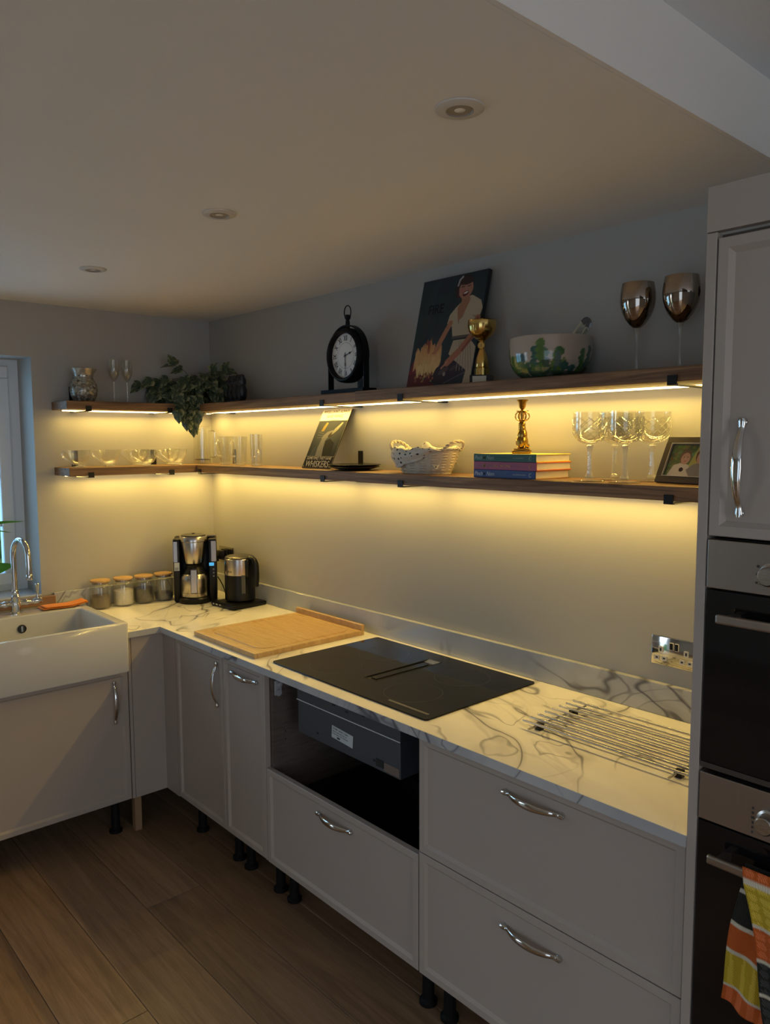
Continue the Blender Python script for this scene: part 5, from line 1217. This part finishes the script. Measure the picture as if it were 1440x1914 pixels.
obj('filter_holder', lathe([(0, 0.198), (0.048, 0.198), (0.0495, 0.202), (0.063, 0.304), (0.0625, 0.306), (0, 0.306)], 44, c=(-0.006, -0.020, 0)), m_stl, cm, smooth=True)
obj('filter_ring', lathe([(0, 0.3065), (0.066, 0.3065), (0.068, 0.309), (0.068, 0.330), (0.065, 0.334), (0, 0.334)], 44, c=(-0.006, -0.020, 0)), m_stl, cm, smooth=True)
obj('lid', merge(lathe([(0, 0.3345), (0.061, 0.3345), (0.060, 0.339), (0.03, 0.344), (0, 0.344)], 40, c=(-0.006, -0.020, 0)), lathe([(0, 0.344), (0.008, 0.344), (0.007, 0.348), (0, 0.348)], 14, c=(-0.006, -0.020, 0))), mat('dark_lid', (0.05, 0.045, 0.042), 0.3, metal=0.5), cm, smooth=True)
obj('tank_lid', box(0.030, 0.104, 0.0, 0.112, 0.3225, 0.334, bev=0.005), mat('tank_lid_grey', (0.16, 0.145, 0.13), 0.3, metal=0.4), cm, smooth=True)
cj = thing('thermal_jug', 'brushed steel thermal jug with a flat steel handle, standing in the coffee maker', 'jug', (0, 0, 0))
cj.matrix_world = Matrix.Translation((0.226, -0.235, ZW+0.0305)) @ Matrix.Rotation(R(60), 4, 'Z') @ Matrix.Translation((-0.004, -0.024, 0))
obj('jug_body', lathe([(0, 0), (0.069, 0), (0.071, 0.004), (0.071, 0.085), (0.068, 0.104), (0.060, 0.115), (0, 0.115)], 48), m_stl, cj, smooth=True)
obj('seam', lathe([(0.0714, 0.022), (0.0714, 0.023)], 48), m_dark, cj)
obj('collar', lathe([(0, 0.1155), (0.060, 0.1155), (0.050, 0.135), (0.043, 0.150), (0.046, 0.160), (0.030, 0.165), (0, 0.165)], 40), m_black, cj, smooth=True)
obj('spout', xf(prism([(-0.014, 0), (0.014, 0), (0, -0.02)], 0, 0.012), Matrix.Translation((0.0, -0.04, 0.150)) @ Matrix.Rotation(0, 4, 'X')), m_black, cj)
hb_ = obj('jug_handle', merge(box(-0.016, 0.016, -0.108, -0.094, 0.030, 0.150, bev=0.003), box(-0.010, 0.010, -0.0935, -0.040, 0.132, 0.150, bev=0.002), box(-0.010, 0.010, -0.0935, -0.069, 0.032, 0.046, bev=0.002)), m_black, cj, smooth=True)
obj('handle_plate', box(-0.0135, 0.0135, -0.1092, -0.1081, 0.033, 0.147), m_stl, hb_)
scr = obj('display', box(0.069, 0.092, -0.0535, -0.0522, 0.184, 0.199), mat('blue_display', (0.05, 0.25, 0.5), 0.3, emit=(0.10, 0.55, 1.0), es=0.9), cm, label='small glowing blue display')
obj('lettering', front(text_bm('0:00', 0.010, 0.0002), 0.0805, -0.0540, 0.1915), mat('display_digits', (0.02, 0.10, 0.2), 0.4), scr)
for i in range(3): obj('button', lathe([(0.005, 0), (0.005, -0.0015), (0.004, -0.002), (0, -0.002)], 14, c=(0.090, -0.0522, 0.165-0.017*i), axis='y'), mat('button_grey', (0.14, 0.14, 0.14), 0.35), cm, smooth=True)
obj('sticker', box(-0.101, -0.076, -0.0412, -0.0402, 0.162, 0.203), m_label, cm, label='pale printed sticker')
obj('sticker_print', merge(*[box(-0.099, -0.099+0.02*f_, -0.0416, -0.0413, 0.166+0.0045*i, 0.168+0.0045*i) for i, f_ in enumerate((0.8, 1, 0.9))]), m_ink, cm)
# kettle and its base
kb = thing('kettle_base', 'black electric kettle base with white printed keys', 'kettle base', (0.462, -0.131, ZW), R(4))
obj('base_body', merge(box(-0.092, 0.100, -0.100, 0.098, 0, 0.022, bev=0.007), box(-0.075, 0.085, -0.098, -0.070, 0.0221, 0.026, bev=0.0015)), m_black, kb, smooth=True)
m_key = mat('key_print', (0.62, 0.62, 0.60), 0.4)
obj('key_symbol', merge(*[box(x, x+w, -0.1009, -0.1001, 0.009, 0.015) for x, w in ((-0.072, 0.010), (-0.048, 0.016), (-0.018, 0.014))]), m_key, kb)
kt = thing('electric_kettle', 'black and steel electric kettle standing on its base', 'kettle', (0.458, -0.118, ZW+0.0265), R(4))
obj('body', lathe([(0, 0), (0.070, 0), (0.074, 0.004), (0.0735, 0.127), (0, 0.127)], 48), m_black, kt, smooth=True)
obj('steel_band', lathe([(0, 0.1275), (0.0738, 0.1275), (0.0742, 0.130), (0.073, 0.205), (0.071, 0.207), (0, 0.207)], 48), m_stl, kt, smooth=True)
obj('lid', lathe([(0, 0.2075), (0.0705, 0.2075), (0.071, 0.212), (0.060, 0.218), (0.03, 0.221), (0, 0.2215)], 44), mat('kettle_lid', (0.06, 0.055, 0.05), 0.25, metal=0.6), kt, smooth=True)
kh = tube(smoothpts([(0.062, 0.006, 0.205), (0.085, 0.008, 0.212), (0.108, 0.010, 0.203), (0.120, 0.012, 0.175), (0.121, 0.012, 0.12), (0.116, 0.012, 0.078)], 6), 0.012, 12, flat=0.015)
obj('handle', kh, m_black, kt, smooth=True)
obj('handle_block', merge(box(0.060, 0.088, -0.018, 0.022, 0.12, 0.206, bev=0.005)), m_black, kt, smooth=True)
g_ = mat('gauge_window', (0.06, 0.07, 0.075), 0.1)
wn = obj('water_gauge', mv(box(-0.010, 0.010, -0.0015, 0.0015, -0.045, 0.045, bev=0.0014), 0, 0, 0), g_, kt, label='grey water level window'); wn.location = (0.0745*math.cos(R(-22)), 0.0745*math.sin(R(-22)), 0.085); wn.rotation_euler = (0, 0, R(90-22))
w = text_bm('BOSCH', 0.0125, 0.0003)
for v_ in w.verts:
    a = R(-58)+v_.co.x/0.0745; y_ = v_.co.y; v_.co = Vector((0.0745*math.cos(a-0.42), 0.0745*math.sin(a-0.42), 0.146+y_))
obj('lettering', w, m_ink, kt, keep=True)
obj('spout', xf(prism([(-0.018, 0), (0.018, 0), (0, -0.028)], 0, 0.03), Matrix.Translation((-0.062, 0.0, 0.178)) @ Matrix.Rotation(R(-90), 4, 'Z')), m_stl, kt)
tag(obj('power_cable', tube(smoothpts([(0.137, -0.066, 1.078), (0.128, -0.070, 1.05), (0.112, -0.066, 1.02), (0.150, -0.060, 0.99), (0.185, -0.055, 0.95), (0.215, -0.060, 0.918), (0.28, -0.08, 0.9145), (0.345, -0.09, 0.9145), (0.362, -0.095, 0.916)], 6), 0.003, 8), m_black, smooth=True), 'black power cable looping down between the coffee maker and the kettle', 'cable')
PLX = 0.135
pg = thing('power_plug', 'black power plug hanging between coffee maker and kettle', 'plug', (PLX, -0.0245, 1.112), R(0))
obj('plug_body', merge(box(-0.022, 0.022, -0.028, 0.0, -0.020, 0.026, bev=0.006), box(-0.008, 0.008, -0.045, -0.0281, -0.030, 0.0, bev=0.003)), m_black, pg, smooth=True)
skt = thing('wall_socket', 'wall socket behind the coffee maker in the corner', 'socket', (PLX, 0, 1.112))
obj('plate', box(-0.073, 0.073, -0.006, -0.0003, -0.043, 0.043, bev=0.002), m_chrome, skt)
obj('socket_insert', box(-0.026, 0.026, -0.023, -0.0062, -0.030, 0.030, bev=0.004), m_black, skt)

# chopping board
cbd = thing('chopping_board', 'large bamboo chopping board with a raised back lip and juice groove', 'chopping board', (0.862, -0.572, ZW))
BW, BD, BT = 0.470, 0.520, 0.019
bm = BM()
def crr(z, i, r): return [bm.verts.new((x, y, z)) for x, y in rrect(i, BW-i, i, BD-i, r, 6)]
rs = [crr(0, 0.001, 0.003), crr(0.001, 0, 0.003), crr(BT-0.001, 0, 0.003), crr(BT, 0.001, 0.003), crr(BT, 0.030, 0.06), crr(BT-0.0028, 0.0325, 0.058), crr(BT-0.0028, 0.0375, 0.054), crr(BT, 0.040, 0.052)]
for a, b_ in zip(rs, rs[1:]):
    for i in range(len(a)): bm.faces.new((a[i], a[(i+1) % len(a)], b_[(i+1) % len(a)], b_[i]))
bm.faces.new(rs[-1]); bm.faces.new(rs[0][::-1])
obj('board', bm, m_bamboo, cbd)
obj('back_lip', box(0, BW, BD-0.016, BD, BT+0.0003, BT+0.024, bev=0.0015), m_bamboo, cbd)
obj('front_lip', box(0, BW, -0.0125, -0.0005, 0.0, BT, bev=0.0015), m_bamboo, cbd)

# metal trivet
tv = thing('metal_trivet', 'folding steel rod trivet lying on the worktop beside the tall cabinet', 'trivet', (2.428, -0.392, ZW))
for i in range(8):
    obj('rod', tube([(0, 0.0345*i, 0.0215), (0.500, 0.0345*i, 0.0215)], 0.0037, 10), m_steel, tv, smooth=True)
for x in (0.040, 0.452):
    obj('cross_rod', tube([(x, -0.028, 0.0125), (x, 0.247, 0.0125)], 0.0032, 10), m_steel, tv, smooth=True)
    for i, y in enumerate((0.022, 0.185)):
        obj('clip', box(x-0.010, x+0.010, y-0.010, y+0.010, 0.0, 0.018, bev=0.002), m_black, tv, label='black plastic clip foot')

# wall socket by the tall cabinet
so = thing('wall_socket', 'polished double wall socket beside the tall cabinet', 'socket', (2.598, 0, 1.057))
obj('plate', box(0, 0.146, -0.006, -0.0003, 0, 0.086, bev=0.003), m_chrome, so, smooth=True)
m_ins = mat('socket_white', (0.70, 0.66, 0.58), 0.4)
for k in (0, 1):
    x = 0.030+0.075*k if k == 0 else 0.112
    obj('rocker_switch', box(0.0575+0.016*k, 0.0695+0.016*k, -0.0085, -0.0061, 0.050, 0.072, bev=0.001), m_ins, so)
    obj('rocker_switch_face', box(0.0588+0.016*k, 0.0682+0.016*k, -0.0095, -0.0086, 0.0515, 0.0705), m_black, so)
    xi = 0.030 if k == 0 else 0.108
    si = obj('pin_insert', merge(box(xi-0.007, xi+0.007, -0.0072, -0.0061, 0.038, 0.056, bev=0.002), box(xi-0.020, xi-0.004, -0.0072, -0.0061, 0.014, 0.028, bev=0.002), box(xi+0.004, xi+0.020, -0.0072, -0.0061, 0.014, 0.028, bev=0.002)), m_ins, so)
    obj('pin_hole', merge(box(xi-0.0025, xi+0.0025, -0.0078, -0.0073, 0.042, 0.051), box(xi-0.015, xi-0.008, -0.0078, -0.0073, 0.019, 0.0235), box(xi+0.008, xi+0.015, -0.0078, -0.0073, 0.019, 0.0235)), m_dark, si)

# dish towel on the lower oven handle
def towel_col(u, v, a):
    # u across in metres, v down in metres; a picks the row sequence
    O, Y, K = (0.62, 0.13, 0.025), (0.60, 0.42, 0.03), (0.030, 0.030, 0.024)
    seq = ((O, 0.026), (Y, 0.074), (O, 0.062), (K, 0.062), (K, 0.062), (O, 0.070), (Y, 0.074), (K, 0.07), (O, 0.07)) if a < 1 else ((K, 0.066), (K, 0.068), (O, 0.058), (Y, 0.075), (O, 0.06), (K, 0.06))
    col = int(u/0.095); t = v; i = 0
    while i < len(seq)-1 and t > seq[i][1]: t -= seq[i][1]; i += 1
    base = seq[(i+col) % len(seq)][0]; line = t > seq[i][1]-0.0075
    if line: base = (0.62, 0.55, 0.42)
    elif (u % 0.095) > 0.088: base = tuple(0.5*p+0.5*q for p, q in zip(base, (0.62, 0.55, 0.42)))
    w = math.sin(u*1150)*math.sin(v*1150)
    if w > 0.35 and not line: base = tuple(min(1, p*1.25+0.05) for p in base)
    elif not line: base = tuple(p*0.80 for p in base)
    return base
m_tow = print_mat('waffle_towel', 0.9, 0.2)
nt = m_tow.node_tree; tc = nt.nodes.new('ShaderNodeTexCoord'); ck2 = nt.nodes.new('ShaderNodeTexVoronoi'); ck2.inputs['Scale'].default_value = 230; ck2.inputs['Randomness'].default_value = 0.1
nt.links.new(tc.outputs['UV'], ck2.inputs['Vector']); bp = nt.nodes.new('ShaderNodeBump'); bp.inputs['Strength'].default_value = 0.9; bp.inputs['Distance'].default_value = 0.002; nt.links.new(ck2.outputs['Distance'], bp.inputs['Height']); nt.links.new(bp.outputs[0], nt.nodes['Principled BSDF'].inputs['Normal'])
tw = thing('dish_towel', 'orange yellow and black checked waffle dish towel hanging over the lower oven handle', 'towel', (3.155, -0.659, 0.9035))
def towel(name, fn, nu, nv, w, l, a):
    o = uvsheet(name, fn, nu, nv, w, l, m_tow, tw, th=0.0025)
    me = o.data; at = me.color_attributes.new('Col', 'FLOAT_COLOR', 'POINT')
    for i in range(len(me.vertices)):
        u = (i % (nu+1))/nu*w; v = (i//(nu+1))/nv*l; at.data[i].color = (*towel_col(u, v, a), 1)
    return o
def fold_f(u, v):       # front fall, gathered: left edge drifts right as it falls
    L = 0.52; z = 0.0165-L*v
    if v < 0.05: y = -0.008-0.011*math.sin(v/0.05*PI/2); z = 0.0165-0.03*(v/0.05)**2
    else: y = -0.020-0.014*min(1, v*2)+0.009*math.sin(u*19+0.6)*min(1, v*3)
    x = 0.004+0.12*v+u*(0.27-0.02*v)+0.006*math.sin(v*9)
    return (x, y, z)
def fold_b(u, v):       # rear fall: hangs behind, spreading to the left
    L = 0.29; z = 0.0145-L*v-0.065*u*v
    x = 0.002-0.045*v-0.010*math.sin(v*5)*v+u*(0.22-0.02*v); y = 0.0245-0.016*min(1, v*5)+0.0*v
    y = 0.012 if v < 0.03 else 0.0205-0.010*min(1, max(0, (v-0.12)*3))+0.005*math.sin(u*24+v*6)*v
    y = min(y, 0.031)
    return (x, y, z)
towel('front_fall', fold_f, 110, 160, 0.27, 0.52, 0.72); towel('rear_fall', fold_b, 90, 110, 0.22, 0.30, 3.35)

# plant on the window sill
wp = thing('window_plant', 'green leafy pot plant on the sink window sill', 'plant', (-0.06, -1.16, wz0))
obj('pot', lathe([(0, 0), (0.045, 0), (0.060, 0.10), (0.062, 0.105), (0.056, 0.105), (0.044, 0.01), (0, 0.008)], 30), mat('white_pot', (0.62, 0.62, 0.60), 0.4), wp, smooth=True)
m_pl = mat('bright_leaf', (0.05, 0.22, 0.02), 0.35, var=0.25, vscale=20)
def strap(p0, p1, p2, w):
    P = smoothpts([p0, p1, p2], 8); n = len(P)
    bm = BM(); rows_ = []
    for i, p in enumerate(P):
        t = i/(n-1); d = (Vector(P[min(i+1, n-1)])-Vector(P[max(i-1, 0)])).normalized(); s = d.cross(Vector((0.9, 0, 0.4))).normalized(); ww = w*math.sin(PI*min(1, 0.08+t*0.92))**0.8
        rows_.append([bm.verts.new(p-s*ww), bm.verts.new(p+Vector((0.15, 0, -1))*ww*0.25), bm.verts.new(p+s*ww)])
    for a, b_ in zip(rows_, rows_[1:]):
        bm.faces.new((a[0], a[1], b_[1], b_[0])); bm.faces.new((a[1], a[2], b_[2], b_[1]))
    return bm
for p1, p2, w in (((0.0, 0.07, 0.13), (0.02, 0.145, 0.145), 0.026), ((0.0, 0.05, 0.32), (0.01, 0.205, 0.345), 0.008), ((0.0, 0.06, 0.29), (0.01, 0.145, 0.295), 0.004), ((0.02, -0.08, 0.22), (0.03, -0.2, 0.2), 0.02), ((0.0, 0.0, 0.25), (0.05, -0.05, 0.42), 0.02), ((-0.02, -0.05, 0.3), (-0.04, -0.14, 0.4), 0.02)):
    obj('leaf', strap((0, 0, 0.10), p1, p2, w), m_pl, wp, smooth=True)

# downlights
m_dl = mat('downlight_white', (0.60, 0.56, 0.51), 0.45)
m_bulb = mat('unlit_bulb', (0.85, 0.82, 0.76), 0.25, bump=0.9, bscale=90)
for x, w in ((0.871, 'nearest the window wall'), (1.788, 'in the middle of the row'), (2.695, 'nearest the ceiling step')):
    t = thing('ceiling_downlight', 'round white recessed ceiling downlight, unlit, %s' % w, 'ceiling light', (x, -0.952, H), 0, 'recessed ceiling downlights')
    obj('trim_ring', lathe([(0.0265, -0.0005), (0.0475, -0.0005), (0.047, -0.003), (0.040, -0.006), (0.027, -0.0062), (0.0252, -0.004)], 44), m_dl, t, smooth=True)
    obj('bulb', lathe([(0.0255, -0.0006), (0.0252, -0.0035), (0.018, -0.003), (0.008, -0.005), (0, -0.0055)], 32), m_bulb, t, smooth=True)
    obj('bulb_ring', lathe([(0.0252, -0.0036), (0.0268, -0.0064), (0.0256, -0.0068), (0.024, -0.0045)], 36), mat('grey_rim', (0.30, 0.26, 0.22), 0.4), t, smooth=True)
bpy.context.view_layer.update()
